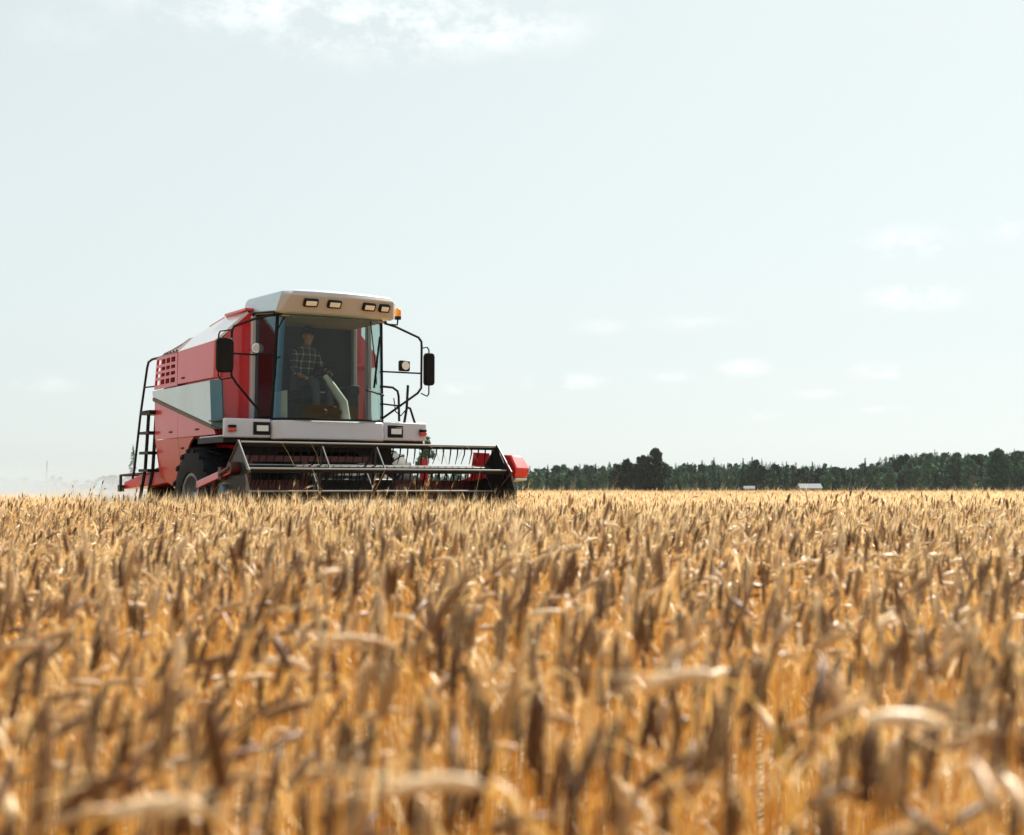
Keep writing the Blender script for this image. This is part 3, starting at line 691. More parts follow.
    hm = MB(); hm.tube([(-2.03, -1.9, .95), (-1.9, -1.9, .95)], .10, 16); hm.tube([(-2.0, -1.9, .95), (-2.0, -2.3, .8)], .02, 6); hm.build('hydraulic_motor', M['blue'], H)
    # ---- ladder and rails at the rear flank
    la = MB()
    for y_ in (2.56, 2.95):
        la.tube([(-1.47, y_, 2.2), (-1.5, y_ + .05, 1.3), (-1.56, y_ + .12, .82)], .028, 6)
    for z in (2.21, 1.88, 1.56, 1.28): la.box(-1.60, -1.38, 2.56, 2.98 + (2.2 - z) * .06, z - .022, z + .022)
    la.box(-1.60, -1.30, 2.50, 2.98, 2.17, 2.235)
    ld_ = la.build('ladder', M['black'], H)
    ra = MB(); ra.tube([(-1.46, 2.42, 3.07), (-1.50, 2.72, 3.06), (-1.51, 2.86, 3.03), (-1.52, 2.90, 2.94), (-1.58, 3.02, 2.2), (-1.64, 3.12, 1.3), (-1.66, 3.14, 1.15)], .02, 7)
    ra.tube([(-1.47, 2.5, 2.62), (-1.55, 2.95, 2.62)], .013, 6)
    ra.build('ladder_rail', M['black'], H)
    # ---- straw chopper at the back
    ch = MB(); ch.loft([[(-1.3, 2.5, 1.08), (-1.3, 2.5, 1.40), (1.1, 2.5, 1.40), (1.1, 2.5, 1.08)], [(-1.62, 3.75, .98), (-1.62, 3.75, 1.10), (1.4, 3.75, 1.10), (1.4, 3.75, .98)]])
    co = ch.build('straw_chopper', M['red'], H, bevel=.015)
    cf_ = MB(); cf_.tube([(-1.5, 3.0, 1.24), (-1.66, 3.8, 1.21), (1.4, 3.8, 1.21)], .02, 6); cf_.tube([(-1.66, 3.8, 1.21), (-1.66, 3.8, .98)], .025, 6); cf_.box(-1.70, -1.62, 3.72, 3.84, .94, 1.05)
    cf_.build('chopper_guard', M['galv'], co)
combine()

# ------------------------------------------------------------------ driver
def skinned(name, joints, edges, mat, parent, sub=2):
    """joints: list of (x, y, z, rx, ry)"""
    me = bpy.data.meshes.new(name); me.from_pydata([j[:3] for j in joints], edges, [])
    me.materials.append(mat)
    o = bpy.data.objects.new(name, me); COL.objects.link(o)
    if parent: o.parent = parent
    sk = o.modifiers.new('skin', 'SKIN')
    if not me.skin_vertices: bpy.context.view_layer.update()
    lay = me.skin_vertices[0].data
    for i, j in enumerate(joints):
        lay[i].radius = (j[3], j[4] if len(j) > 4 else j[3]); lay[i].use_root = (i == 0)
    sk.use_smooth_shade = True
    ss = o.modifiers.new('subsurf', 'SUBSURF'); ss.levels = sub; ss.render_levels = sub
    return o

def driver():
    me_mod = H.matrix_world
    bpy.context.view_layer.update()
    loc = ORG + Matrix.Rotation(PSI, 3, 'Z') @ Vector((-.15, -.16, 2.06))
    D = empty('person', loc, PSI + .32)
    tag(D, 'person in a dark plaid shirt sitting at the wheel inside the harvester cab', 'person')
    J = []; E = []
    def chain(pts, frm=None):
        prev = frm
        for p in pts:
            J.append(p); i = len(J) - 1
            if prev is not None: E.append((prev, i))
            prev = i
        return prev
    pel = chain([(0, 0, .50, .13, .11)])
    ch_ = chain([(0, -.02, .66, .125, .10), (.01, -.05, .84, .15, .11), (.01, -.06, .96, .10, .085)], pel)
    nk = chain([(.015, -.07, 1.02, .05), (.02, -.078, 1.065, .046), (.025, -.10, 1.14, .066, .082), (.025, -.095, 1.235, .084, .098)], ch_)
    # nose and ears
    hip = {}
    for s in (-1, 1):
        chain([(s * .10, -.08, .50, .085), (s * .14, -.42, .50, .068), (s * .14, -.46, .25, .05), (s * .14, -.46, .09, .04), (s * .14, -.60, .05, .038)], pel)
        if s < 0: arm = [(s * .19, -.05, .93, .055), (s * .27, -.10, .68, .043), (s * .28, -.28, .56, .035), (s * .27, -.33, .545, .028, .02)]
        else: arm = [(s * .19, -.06, .93, .055), (s * .26, -.14, .70, .043), (s * .20, -.32, .64, .035), (s * .18, -.37, .63, .028, .02)]
        hnd = chain(arm, ch_)
        x, y, z = arm[-1][:3]
        for k, ln in enumerate((.045, .05, .046, .036)):
            chain([(x + s * .012 * (k - 1.5) + s * .004, y - .045, z + .004, .009), (x + s * .013 * (k - 1.5), y - .045 - ln * .6, z - .012, .008), (x + s * .013 * (k - 1.5), y - .045 - ln * .7, z - .04, .007)], hnd)
        chain([(x - s * .028, y - .015, z + .006, .010), (x - s * .042, y - .045, z - .004, .008)], hnd)
    body = skinned('body', J, E, M['skin'], D)
    # face details joined as one child: nose, eyes, ears
    f = MB(); hc = Vector((.025, -.10, 1.17))
    f.lathe_z([(.004, 1.195), (.013, 1.175), (.018, 1.155), (.004, 1.148)], .03, -.192, 8)
    for s in (-1, 1): f.lathe_z([(.004, 1.205), (.02, 1.19), (.018, 1.165), (.004, 1.15)], .025 + s * .084, -.09, 8)
    f.build('face', M['skin'], D)
    ey = MB()
    for s in (-1, 1): ey.obox((.027 + s * .034, -.180, 1.20), (.016, 0, 0), (0, .010, 0), (0, 0, .007)); ey.obox((.027 + s * .036, -.182, 1.222), (.022, 0, 0), (0, .010, 0), (0, 0, .005))
    ey.obox((.027, -.186, 1.125), (.022, 0, 0), (0, .005, 0), (0, 0, .004))
    ey.build('eyes', M['hair'], D)
    hr = MB(); rows = []
    for t in np.linspace(0.03, 1, 8):
        row = []
        for b in np.linspace(0, 2 * PI, 19):
            f = max(0.0, -math.sin(b)); k = max(0.0, math.sin(b))
            zl = 1.265 - .075 * (1 - f) ** 1.5 * (1 if f < .8 else .3) - .07 * k      # hairline: high at the front, low at the nape
            z = 1.338 - (1.338 - zl) * t; q = min(1, max(0, (z - 1.195) / .145)); rr = math.sqrt(max(0, 1 - q * q))
            row.append((.025 + .100 * rr * math.cos(b), -.092 + .112 * rr * math.sin(b), z))
        rows.append(row)
    hr.sheet(rows); hr.build('hair', M['hair'], D, fix=False)
    # shirt over torso and arms
    SJ = []; SE = []
    J, E = SJ, SE
    def chain2(pts, frm=None):
        prev = frm
        for p in pts:
            SJ.append(p); i = len(SJ) - 1
            if prev is not None: SE.append((prev, i))
            prev = i
        return prev
    a = chain2([(0, 0, .53, .155, .135)]); b = chain2([(0, -.02, .66, .15, .125), (.01, -.05, .84, .175, .135), (.01, -.06, .95, .125, .105)], a)
    chain2([(.013, -.068, 1.02, .066)], b)
    for s in (-1, 1):
        if s < 0: chain2([(s * .19, -.05, .93, .075), (s * .27, -.10, .68, .06), (s * .28, -.255, .575, .048)], b)
        else: chain2([(s * .19, -.06, .93, .075), (s * .26, -.14, .70, .06), (s * .21, -.295, .647, .048)], b)
    skinned('shirt', SJ, SE, M['plaid'], D)
    TJ = [(0, 0, .49, .145, .12)]; TE = []
    for s in (-1, 1):
        k = len(TJ); TJ += [(s * .10, -.08, .495, .10), (s * .14, -.42, .50, .082), (s * .14, -.46, .25, .064), (s * .14, -.46, .11, .056)]
        TE += [(0, k), (k, k + 1), (k + 1, k + 2), (k + 2, k + 3)]
    skinned('trousers', TJ, TE, M['jeans'], D)
    for s in (-1, 1):
        MB().loft([[(s * .14 + a * .048, b, .005) for a, b in ((-1, -.44), (1, -.44), (1.1, -.58), (.5, -.68), (-.5, -.68), (-1.1, -.58))], [(s * .14 + a * .05, b, .06) for a, b in ((-1, -.43), (1, -.43), (1.1, -.58), (.5, -.68), (-.5, -.68), (-1.1, -.58))],
                   [(s * .14 + a * .05, b, .14) for a, b in ((-1, -.42), (1, -.42), (1, -.50), (.5, -.52), (-.5, -.52), (-1, -.50))]]).build('boot', M['blackp'], D, bevel=.01)
    # pale box by the windscreen
    l2 = ORG + Matrix.Rotation(PSI, 3, 'Z') @ Vector((-.70, -.60, 2.003))
    b = MB(); b.loft([[(-.10, -.09, 0), (.10, -.09, 0), (.10, .09, 0), (-.10, .09, 0)], [(-.09, -.08, .36), (.10, -.08, .40), (.10, .08, .40), (-.09, .08, .36)]])
    o = b.build('box', M['pale'], None, bevel=.01); o.location = l2; o.rotation_euler = (0, 0, PSI)
    tag(o, 'pale upright box in the lower corner of the harvester cab', 'box')
driver()

# ------------------------------------------------------------------ barley
def make_mesh(name, co, quads, qm, tris, tm, tone, mats):
    me = bpy.data.meshes.new(name)
    nq, nt_ = len(quads), len(tris)
    me.vertices.add(len(co)); me.vertices.foreach_set('co', np.ascontiguousarray(co, dtype=np.float32).ravel())
    loops = np.concatenate([quads.ravel(), tris.ravel()]).astype(np.int32)
    me.loops.add(len(loops)); me.loops.foreach_set('vertex_index', loops)
    ls = np.concatenate([np.arange(nq) * 4, nq * 4 + np.arange(nt_) * 3]).astype(np.int32)
    me.polygons.add(nq + nt_); me.polygons.foreach_set('loop_start', ls)
    me.polygons.foreach_set('material_index', np.concatenate([qm, tm]).astype(np.int32))
    me.polygons.foreach_set('use_smooth', np.ones(nq + nt_, dtype=bool))
    a = me.attributes.new('tone', 'FLOAT', 'POINT'); a.data.foreach_set('value', np.ascontiguousarray(tone, dtype=np.float32))
    for m in mats: me.materials.append(m)
    me.update(calc_edges=True)
    return me

class Pool:
    def __init__(s): s.co = []; s.q = []; s.qm = []; s.t = []; s.tm = []; s.tone = []; s.n = 0
    def put(s, co, q, qm, t, tm, tone):
        s.co.append(co); s.tone.append(tone)
        if len(q): s.q.append(q + s.n); s.qm.append(qm)
        if len(t): s.t.append(t + s.n); s.tm.append(tm)
        s.n += len(co)
    def mesh(s, name, mats):
        cat = lambda l, sh: np.concatenate(l) if l else np.zeros(sh, dtype=np.int64)
        return make_mesh(name, np.concatenate(s.co), cat(s.q, (0, 4)), cat(s.qm, (0,)), cat(s.t, (0, 3)), cat(s.tm, (0,)), np.concatenate(s.tone), mats)

def stalks(base, rg, zs0=0.0, kstem=6, kear=7, sides=6, nawn=12, awn_w=.0011, nleaf=1, height=None, bend=None, az=None, tone=None, fat=1.0, parts=None, lean=None, ear_len=None):
    """grow N bearded barley stalks; returns dict of arrays for stem, ear, awn, leaf"""
    N = len(base)
    Ltot = height if height is not None else rg.normal(.705, .045, N)
    nod = rg.random(N) < .34
    bd = bend if bend is not None else np.where(nod, rg.uniform(.9, 2.3, N), rg.uniform(.0, .34, N))
    phi = az if az is not None else rg.normal(0.2, 1.3, N)
    ln = lean if lean is not None else np.abs(rg.normal(0, .09, N))
    el = ear_len if ear_len is not None else rg.uniform(.050, .066, N)
    tn = tone if tone is not None else np.clip(rg.normal(.40, .26, N), 0, 1)
    tn = np.clip(tn + .35 * np.clip(bd - .6, 0, 1), 0, 1)      # bowed ears made paler: sun on their tops is put into the tone
    Ls = Ltot * (1 - zs0) ; K = kstem + kear
    # arc parameter of every ring: stem rings packed towards the neck
    ts = 1 - (1 - np.linspace(0, 1, kstem)) ** 1.7
    z0 = Ltot * zs0
    step = np.zeros((N, K))
    step[:, 1:kstem] = np.diff(ts)[None] * Ls[:, None]
    step[:, kstem:] = (el / (kear - 1))[:, None]
    step[:, kstem] = .002
    arc = np.cumsum(step, 1)
    bl = .20; s0 = Ls - .13
    w = np.clip((arc - s0[:, None]) / bl, 0, 1); w = w * w * (3 - 2 * w)
    th = ln[:, None] + bd[:, None] * w
    dh = np.zeros((N, K)); dz = np.zeros((N, K))
    dh[:, 1:] = np.sin((th[:, 1:] + th[:, :-1]) / 2) * step[:, 1:]; dz[:, 1:] = np.cos((th[:, 1:] + th[:, :-1]) / 2) * step[:, 1:]
    hx = np.cumsum(dh, 1); hz = np.cumsum(dz, 1)
    e1 = np.stack([np.cos(phi), np.sin(phi), np.zeros(N)], 1); up = np.array([0, 0, 1.0])
    P = base[:, None, :] + hx[..., None] * e1[:, None, :] + (hz + z0[:, None])[..., None] * up
    T = np.sin(th)[..., None] * e1[:, None, :] + np.cos(th)[..., None] * up
    roll = rg.uniform(0, PI, N)
    side = np.stack([-np.sin(phi), np.cos(phi), np.zeros(N)], 1)
    V0 = np.cross(T, np.broadcast_to(side[:, None, :], T.shape))
    cr, sr = np.cos(roll)[:, None, None], np.sin(roll)[:, None, None]
    U = side[:, None, :] * cr + V0 * sr; V = -side[:, None, :] * sr + V0 * cr
    out = {}
    def tube(sl, ru, rv, n):
        k = sl.stop - sl.start; a = np.arange(n) * 2 * PI / n
        p = P[:, sl][:, :, None, :] + U[:, sl][:, :, None, :] * (np.cos(a)[None, None, :, None] * ru[..., None, None]) + V[:, sl][:, :, None, :] * (np.sin(a)[None, None, :, None] * rv[..., None, None])
        i = np.arange(k - 1)[:, None]; j = np.arange(n)[None]
        q = np.stack(np.broadcast_arrays(i * n + j, i * n + (j + 1) % n, (i + 1) * n + (j + 1) % n, (i + 1) * n + j), -1).reshape(-1, 4)
        Q = (q[None] + (np.arange(N) * k * n)[:, None, None]).reshape(-1, 4)
        return p.reshape(-1, 3), Q, np.repeat(tn, k * n)
    rs = np.broadcast_to(np.linspace(.0021, .0013, kstem)[None] * fat, (N, kstem))
    out['stem'] = tube(slice(0, kstem), rs, rs, max(3, sides // 2))
    te = np.linspace(0, 1, kear)
    prof = np.minimum(1, (te + .12) / .26) * np.clip((1.04 - te) / .30, .18, 1) ** .6
    bump = 1 + .16 * np.where(np.arange(kear) % 2 == 0, -1, 1)
    ru = np.broadcast_to((.0065 * prof * bump)[None] * fat, (N, kear)); rv = np.broadcast_to((.0048 * prof)[None] * fat, (N, kear))
    out['ear'] = tube(slice(kstem, K), ru, rv, sides)
    if nawn:
        A = []; 
        for k in range(nawn):
            i = kstem + 1 + int((kear - 2) * k / max(1, nawn - 1)); i = min(i, K - 1)
            a = rg.uniform(0, 2 * PI, N) if nawn < 5 else (k % 2) * PI + rg.normal(0, .6, N)
            o = U[:, i] * np.cos(a)[:, None] + V[:, i] * np.sin(a)[:, None]
            d = T[:, i] + o * rg.uniform(.10, .34, N)[:, None]; d /= np.linalg.norm(d, axis=1, keepdims=True)
            L = rg.uniform(.08, .14, N)
            p0 = P[:, i] + o * .003; p1 = p0 + d * L[:, None] + np.array([0, 0, -1.0]) * (L * rg.uniform(0, .12, N))[:, None]
            wv = np.cross(d, o); wv /= np.linalg.norm(wv, axis=1, keepdims=True) + 1e-9
            rr = rg.uniform(0, PI, N)[:, None]; wv = wv * np.cos(rr) + o * np.sin(rr)
            A.append(np.stack([p0 - wv * awn_w, p0 + wv * awn_w, p1], 1))
        A = np.stack(A, 1).reshape(-1, 3)
        out['awn'] = (A, np.arange(len(A)).reshape(-1, 3), np.repeat(np.clip(tn * .6 + .35, 0, 1), nawn * 3))
    if nleaf:
        Ls_ = []; kk = 5
        for k in range(nleaf):
            fr = rg.uniform(.45, .92, N); i = np.clip((np.searchsorted(ts, fr)), 1, kstem - 1)
            p = P[np.arange(N), i]; a = rg.uniform(0, 2 * PI, N); d = np.stack([np.cos(a), np.sin(a), np.zeros(N)], 1); sd = np.stack([-np.sin(a), np.cos(a), np.zeros(N)], 1)
            L = rg.uniform(.08, .20, N); dr = rg.uniform(.6, 2.6, N); wd = rg.uniform(.0014, .0032, N) * fat
            rows = []
            for t in np.linspace(0, 1, kk):
                ang = .25 + dr * t
                c = p + d * (L * t * (.55 + .3 * np.sin(ang)))[:, None] + up * (L * (np.sin(1.35 * t) * .8 - dr * .38 * t * t))[:, None]
                wt = (wd * (1 - t) ** .6 * (1 + .2 * t))[:, None]
                rows.append(np.stack([c - sd * wt, c + sd * wt], 1))
            Ls_.append(np.stack(rows, 1))     # N,kk,2,3
        Lf = np.stack(Ls_, 1).reshape(-1, 3)
        q = np.array([[2 * i, 2 * i + 1, 2 * i + 3, 2 * i + 2] for i in range(kk - 1)])
        Q = (q[None] + (np.arange(N * nleaf) * kk * 2)[:, None, None]).reshape(-1, 4)
        out['leaf'] = (Lf, Q, np.repeat(np.clip(tn * .5 + .28 + rg.normal(0, .2, N), 0, 1), nleaf * kk * 2))
    return out

MID = {'stem': 0, 'ear': 1, 'awn': 2, 'leaf': 3}
CROP = [M['stem'], M['ear'], M['awn'], M['leaf']]
def pour(pool, out):
    for k, (co, f, tone) in out.items():
        z = np.zeros((0, 4), dtype=np.int64); zt = np.zeros((0, 3), dtype=np.int64); m = np.full(len(f), MID[k])
        if f.shape[1] == 4: pool.put(co, f, m, zt, m[:0], tone)
        else: pool.put(co, z, m[:0], f, m, tone)

Rt = np.array([[math.cos(PSI), math.sin(PSI)], [-math.sin(PSI), math.cos(PSI)]])
def allowed(x, y):
    """standing crop: not under the harvester, nor in the strip it has cut behind itself"""
    l = (np.stack([x - ORG.x, y - ORG.y], 0).T @ Rt.T)
    cut = (np.abs(l[:, 0]) < 2.12) & (l[:, 1] > -2.75)
    cut |= (l[:, 1] > 14 + 3 * np.sin(l[:, 0] * .9)) & (l[:, 0] < 2.12) & (l[:, 0] > -60)
    return ~cut

def swell(x, y):
    return np.where(np.sin(x * 917.3 + y * 431.7) > .955, .075, 0) + .034 * np.sin(x * .9 + 1.7 * np.sin(y * .35)) + .022 * np.sin(y * .8 + x * .33 + 2) + .018 * np.sin(x * 2.3 - y * 1.1)

def field_points(d0, d1, dens, rg, margin=1.6):
    """random points in the wedge the camera sees plus a margin, distance from d0 to d1"""
    hw1 = d1 * .40 + margin; A = 2 * hw1 * (d1 - d0 * .9); n = int(A * dens)
    x = rg.uniform(-hw1, hw1, n); y = rg.uniform(d0 * .0 if d0 < 1 else d0 * .9, d1, n)
    d = np.hypot(x, y); k = (np.abs(x) < y * .40 + margin) & (d >= d0) & (d < d1)
    x, y = x[k], y[k]; k = allowed(x, y); return x[k], y[k]

def lodge(x, y, rg):
    """patches where wind has pushed the crop over, and a few stray stalks"""
    n = np.sin(x * 1.3 + 2 * np.sin(y * .45)) * np.sin(y * .9 + 1.4 * np.sin(x * .7) + 1) + .35 * np.sin(x * 3.1 + y * 2.3)
    p = np.clip((n - .45) / .6, 0, 1); N = len(x); nod = rg.random(N) < .36 + .4 * p
    return dict(lean=np.abs(rg.normal(0, .08, N)) + .35 * p, bend=np.where(nod, rg.uniform(.7, 1.8, N), rg.uniform(0, .34, N)),
                az=np.where(p > .1, rg.normal(.4, .6, N), rg.normal(.2, 1.4, N)))
NEAR_LIM = 1.62
def build_field():
    rg = np.random.default_rng(5); pool = Pool()
    # 1: closest, outside the strip of single stalks
    x, y = field_points(.55, 4.0, 275, rg)
    k = ~((np.hypot(x, y) < NEAR_LIM) & (np.abs(x) < y * .40 + .05) & (y > .2)); x, y = x[k], y[k]
    N = len(x); h = rg.normal(.705, .045, N) + swell(x, y)
    pour(pool, stalks(np.stack([x, y, np.zeros(N)], 1), rg, 0, 7, 9, 6, 7, .0002, 2, height=h, fat=1.0, **lodge(x, y, rg)))
    # 2
    x, y = field_points(4.0, 14.0, 270, rg, 2.0)
    N = len(x); h = rg.normal(.70, .045, N) + swell(x, y)
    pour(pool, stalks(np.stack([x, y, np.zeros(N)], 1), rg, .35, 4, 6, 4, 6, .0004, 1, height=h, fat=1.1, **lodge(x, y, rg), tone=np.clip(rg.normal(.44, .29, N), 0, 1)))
    # 3
    x, y = field_points(14.0, 48.0, 110, rg, 3.0)
    N = len(x); h = rg.normal(.695, .045, N) + swell(x, y)
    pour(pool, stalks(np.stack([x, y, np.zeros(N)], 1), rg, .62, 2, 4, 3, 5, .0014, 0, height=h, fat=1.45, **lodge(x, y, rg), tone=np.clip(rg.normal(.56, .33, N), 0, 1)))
    # stray tall stalks left standing right in front of the reel and beside its end
    px_, py_ = [], []
    for (lx, ly, k) in ((.42, -2.95, 16), (-1.5, -2.95, 5), (1.75, -2.9, 6), (-.6, -2.9, 4), (-2.35, -2.4, 10), (-2.6, .3, 8), (-2.5, 2.6, 12)):
        for _ in range(k):
            a, b = lx + rg.normal(0, .10), ly + rg.normal(0, .06)
            px_.append(ORG.x + a * math.cos(PSI) - b * math.sin(PSI)); py_.append(ORG.y + a * math.sin(PSI) + b * math.cos(PSI))
    N = len(px_)
    pour(pool, stalks(np.stack([px_, py_, np.zeros(N)], 1), rg, .1, 6, 5, 4, 7, .0014, 2, height=rg.uniform(.76, 1.08, N), lean=np.abs(rg.normal(.18, .14, N)), fat=1.3))
    # 4: far, thinning with distance
    n = 170000; d = rg.uniform(46, 430, n); wdt = (d * .42 + 6); x = rg.uniform(-1, 1, n) * wdt
    y = np.sqrt(np.maximum(d * d - x * x * .0, 1)); keep = allowed(x, y); x, y, d = x[keep], y[keep], d[keep]
    N = len(x); g = ground_z(np.hypot(x, y)); h = rg.normal(.69, .045, N) + swell(x, y) * 1.2
    f = 2.0 + d / 45.0
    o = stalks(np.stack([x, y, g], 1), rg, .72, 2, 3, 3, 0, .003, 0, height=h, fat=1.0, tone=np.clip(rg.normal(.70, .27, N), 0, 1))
    # broaden far ears so that each stands for the few beside it
    def widen(co, per):
        c = co.reshape(N, per, 3); ctr = c.mean(1, keepdims=True); s = np.minimum(f, 7)[:, None, None]
        c2 = ctr + (c - ctr) * np.concatenate([s, s, np.ones_like(s)], 2); return c2.reshape(-1, 3)
    co, q, tn = o['ear']; o['ear'] = (widen(co, len(co) // N), q, tn)
    co, q, tn = o['stem']; o['stem'] = (widen(co, len(co) // N), q, tn)
    pour(pool, o)
    # matted undergrowth of stems below the ears
    rad = np.concatenate([np.linspace(7, 40, 90), np.geomspace(41, 440, 70)]); na = 160
    ang = np.linspace(-.50, .50, na); V = []
    RR, AA = np.meshgrid(rad, ang, indexing='ij'); xx = RR * np.sin(AA); yy = RR * np.cos(AA)
    zz = ground_z(RR) + .34 + np.clip((RR - 7) / 20, 0, 1) * .19 + rg.normal(0, .03, RR.shape) + swell(xx, yy)
    lift = np.clip((RR - 7) / 1.5, 0, 1); zz = zz * lift
    co = np.stack([xx, yy, zz], -1).reshape(-1, 3); ok = allowed(co[:, 0], co[:, 1]).reshape(RR.shape)
    i, j = np.meshgrid(np.arange(len(rad) - 1), np.arange(na - 1), indexing='ij')
    cell = ok[:-1, :-1] & ok[1:, :-1] & ok[:-1, 1:] & ok[1:, 1:]
    q = np.stack([i * na + j, i * na + j + 1, (i + 1) * na + j + 1, (i + 1) * na + j], -1)[cell]
    pool.put(co, q, np.zeros(len(q), dtype=np.int64), np.zeros((0, 3), dtype=np.int64), np.zeros(0, dtype=np.int64), np.clip(rg.normal(.35, .15, len(co)), 0, 1))
    me = pool.mesh('barley_field', CROP)
    o = bpy.data.objects.new('barley_field', me); COL.objects.link(o)
    tag(o, 'ripe golden barley covering the whole field', 'barley', kind='stuff')
    print('field polys', len(me.polygons))
build_field()

def solo(name, out, label, group, loc, rz=0.0, scale=1.0):
    root = None
    for k in ('stem', 'ear', 'awn', 'leaf'):
        if k not in out: continue
        pl = Pool(); pour(pl, {k: out[k]}); pl.qm = [np.zeros_like(a) for a in pl.qm]; pl.tm = [np.zeros_like(a) for a in pl.tm]
        me = pl.mesh({'stem': name, 'ear': 'ear', 'awn': 'awns', 'leaf': 'leaf'}[k], [M[k]])
        o = bpy.data.objects.new(me.name.split('.')[0], me); COL.objects.link(o)
        if root is None: root = o
        else: o.parent = root if k != 'awn' else ear
        if k == 'ear': ear = o
    root.location = loc; root.rotation_euler = (0, 0, rz); root.scale = (scale,) * 3
    tag(root, label, 'barley stalk', group)
    return root

def copy_tree(o, parent=None):
    c = o.copy(); COL.objects.link(c); c.parent = parent
    for ch in list(o.children): copy_tree(ch, c)
    return c

def near_stalks():
    rg = np.random.default_rng(23); A = lambda v: np.array([v], dtype=float)
    z = np.zeros((1, 3))
    # ---- stalks that stand out in the foreground: (label, px, py of the arch top, distance, bend, azimuth, lean, tone, ear length)
    def place(px, py, d):
        return ((px - 512) / FPX * d, d, 1.0 + (488 - py) / FPX * d)
    singles = [
        ('tall barley stalk rising above its neighbours, its ear leaning right', 468, 572, 1.25, .55, .0, .10, .45, .066),
        ('nodding barley stalk with a broad pale arched ear drooping to the left', 690, 668, 1.35, 1.9, PI * .95, .04, .74, .066),
        ('pale barley stalk bent flat to the left along the bottom edge', 455, 772, 1.02, 1.75, PI, .05, .74, .066),
        ('dark barley ear drooping down to the left in the bottom corner', 130, 768, 1.05, 2.15, PI * .98, .05, .0, .066),
        ('pale barley stalk folded over flat to the right at the lower right edge', 900, 708, 1.2, 1.7, .05, .06, .74, .066),
        ('pale barley ear arching to the left in front of the tall stalk', 350, 634, 1.9, 1.7, PI * .97, .04, .74, .066),
        ('dark upright barley ear standing straight at the left side', 98, 690, 1.35, .05, .3, .02, .05, .066),
        ('dark barley ear tilted right near the bottom centre', 600, 722, 1.2, .35, .1, .06, .1, .066),
        ('barley stalk folded over sharply with a pale flattened top', 180, 792, 1.05, 1.6, .1, .04, .74, .066),
    ]
    for lab, px, py, d, bd, az, ln, tn, el in singles:
        x, y, zt = place(px, py, d)
        # find the length that brings the top of the arch to zt
        lo, hi = .3, 1.3
        for _ in range(18):
            mid = (lo + hi) / 2
            o = stalks(z, np.random.default_rng(3), 0, 9, 9, 8, 0, .001, 0, height=A(mid), bend=A(bd), az=A(az), lean=A(ln), ear_len=A(el))
            if max(o['stem'][0][:, 2].max(), o['ear'][0][:, 2].max()) < zt: lo = mid
            else: hi = mid
        o = stalks(z, np.random.default_rng(3), 0, 10, 11, 8, 14, .0004, 1, height=A(lo), bend=A(bd), az=A(az), lean=A(ln), tone=A(tn), ear_len=A(el), fat=1.15)
        e = o['ear'][0]; k = e[:, 2].argmax()
        solo('barley_stalk', o, lab, None, (x - e[k, 0], y - e[k, 1], 0))
    # ---- the rest of the nearest rows, from a few grown forms
    protos = {'upright': [], 'nodding': []}
    first = {}
    lab = {'upright': 'golden barley stalk with an upright bearded ear among the nearest rows',
           'nodding': 'golden barley stalk with a nodding bearded ear among the nearest rows'}
    for i in range(14):
        kind = 'nodding' if i % 3 == 2 else 'upright'
        bd = rg.uniform(1.0, 2.2) if kind == 'nodding' else rg.uniform(.0, .32)
        o = stalks(z, rg, 0, 8, 10, 7, 7, .0002, 1, fat=1.0, height=A(.705), bend=A(bd), az=A(rg.normal(.2, 1.2)), tone=A(np.clip(rg.normal(.33, .25), 0, 1)))
        protos[kind].append(o)
    pts = []
    tries = 0
    while len(pts) < 225 and tries < 20000:
        tries += 1
        d = math.sqrt(rg.uniform(.92 ** 2, NEAR_LIM ** 2)); x = rg.uniform(-1, 1) * d * .41
        if all((x - a) ** 2 + (d - b) ** 2 > .022 ** 2 for a, b in pts): pts.append((x, d))
    roots = {}
    for i, (x, y) in enumerate(pts):
        kind = 'nodding' if rg.random() < .33 else 'upright'
        j = int(rg.integers(len(protos[kind])))
        s = float((rg.normal(.705, .04)) / .705)
        rz = float(rg.normal(0, .5))
        if (kind, j) not in roots:
            r = solo('barley_stalk', protos[kind][j], lab[kind], 'nearest barley stalks with %s ears' % kind, (x, y, 0), rz, s)
            roots[(kind, j)] = r
        else:
            r = copy_tree(roots[(kind, j)]); r.location = (x, y, 0); r.rotation_euler = (0, 0, rz); r.scale = (s, s, s)
near_stalks()

# ------------------------------------------------------------------ trees
def tri_cloud(c, size, rg, droop=0.0, out=None):
    """one small leaf-spray triangle at every centre"""
    n = len(c); a = rg.normal(0, 1, (n, 3)); a /= np.linalg.norm(a, axis=1, keepdims=True)
    if out is not None: a = a * .55 + out; a /= np.linalg.norm(a, axis=1, keepdims=True)
    b = np.cross(a, rg.normal(0, 1, (n, 3))); b /= np.linalg.norm(b, axis=1, keepdims=True)
    s = size[:, None]
    p0 = c - a * s * .6 - b * s * .5; p1 = c - a * s * .6 + b * s * .5; p2 = c + a * s * .9 + np.array([0, 0, -1.0]) * droop * s
    return np.stack([p0, p1, p2], 1).reshape(-1, 3)

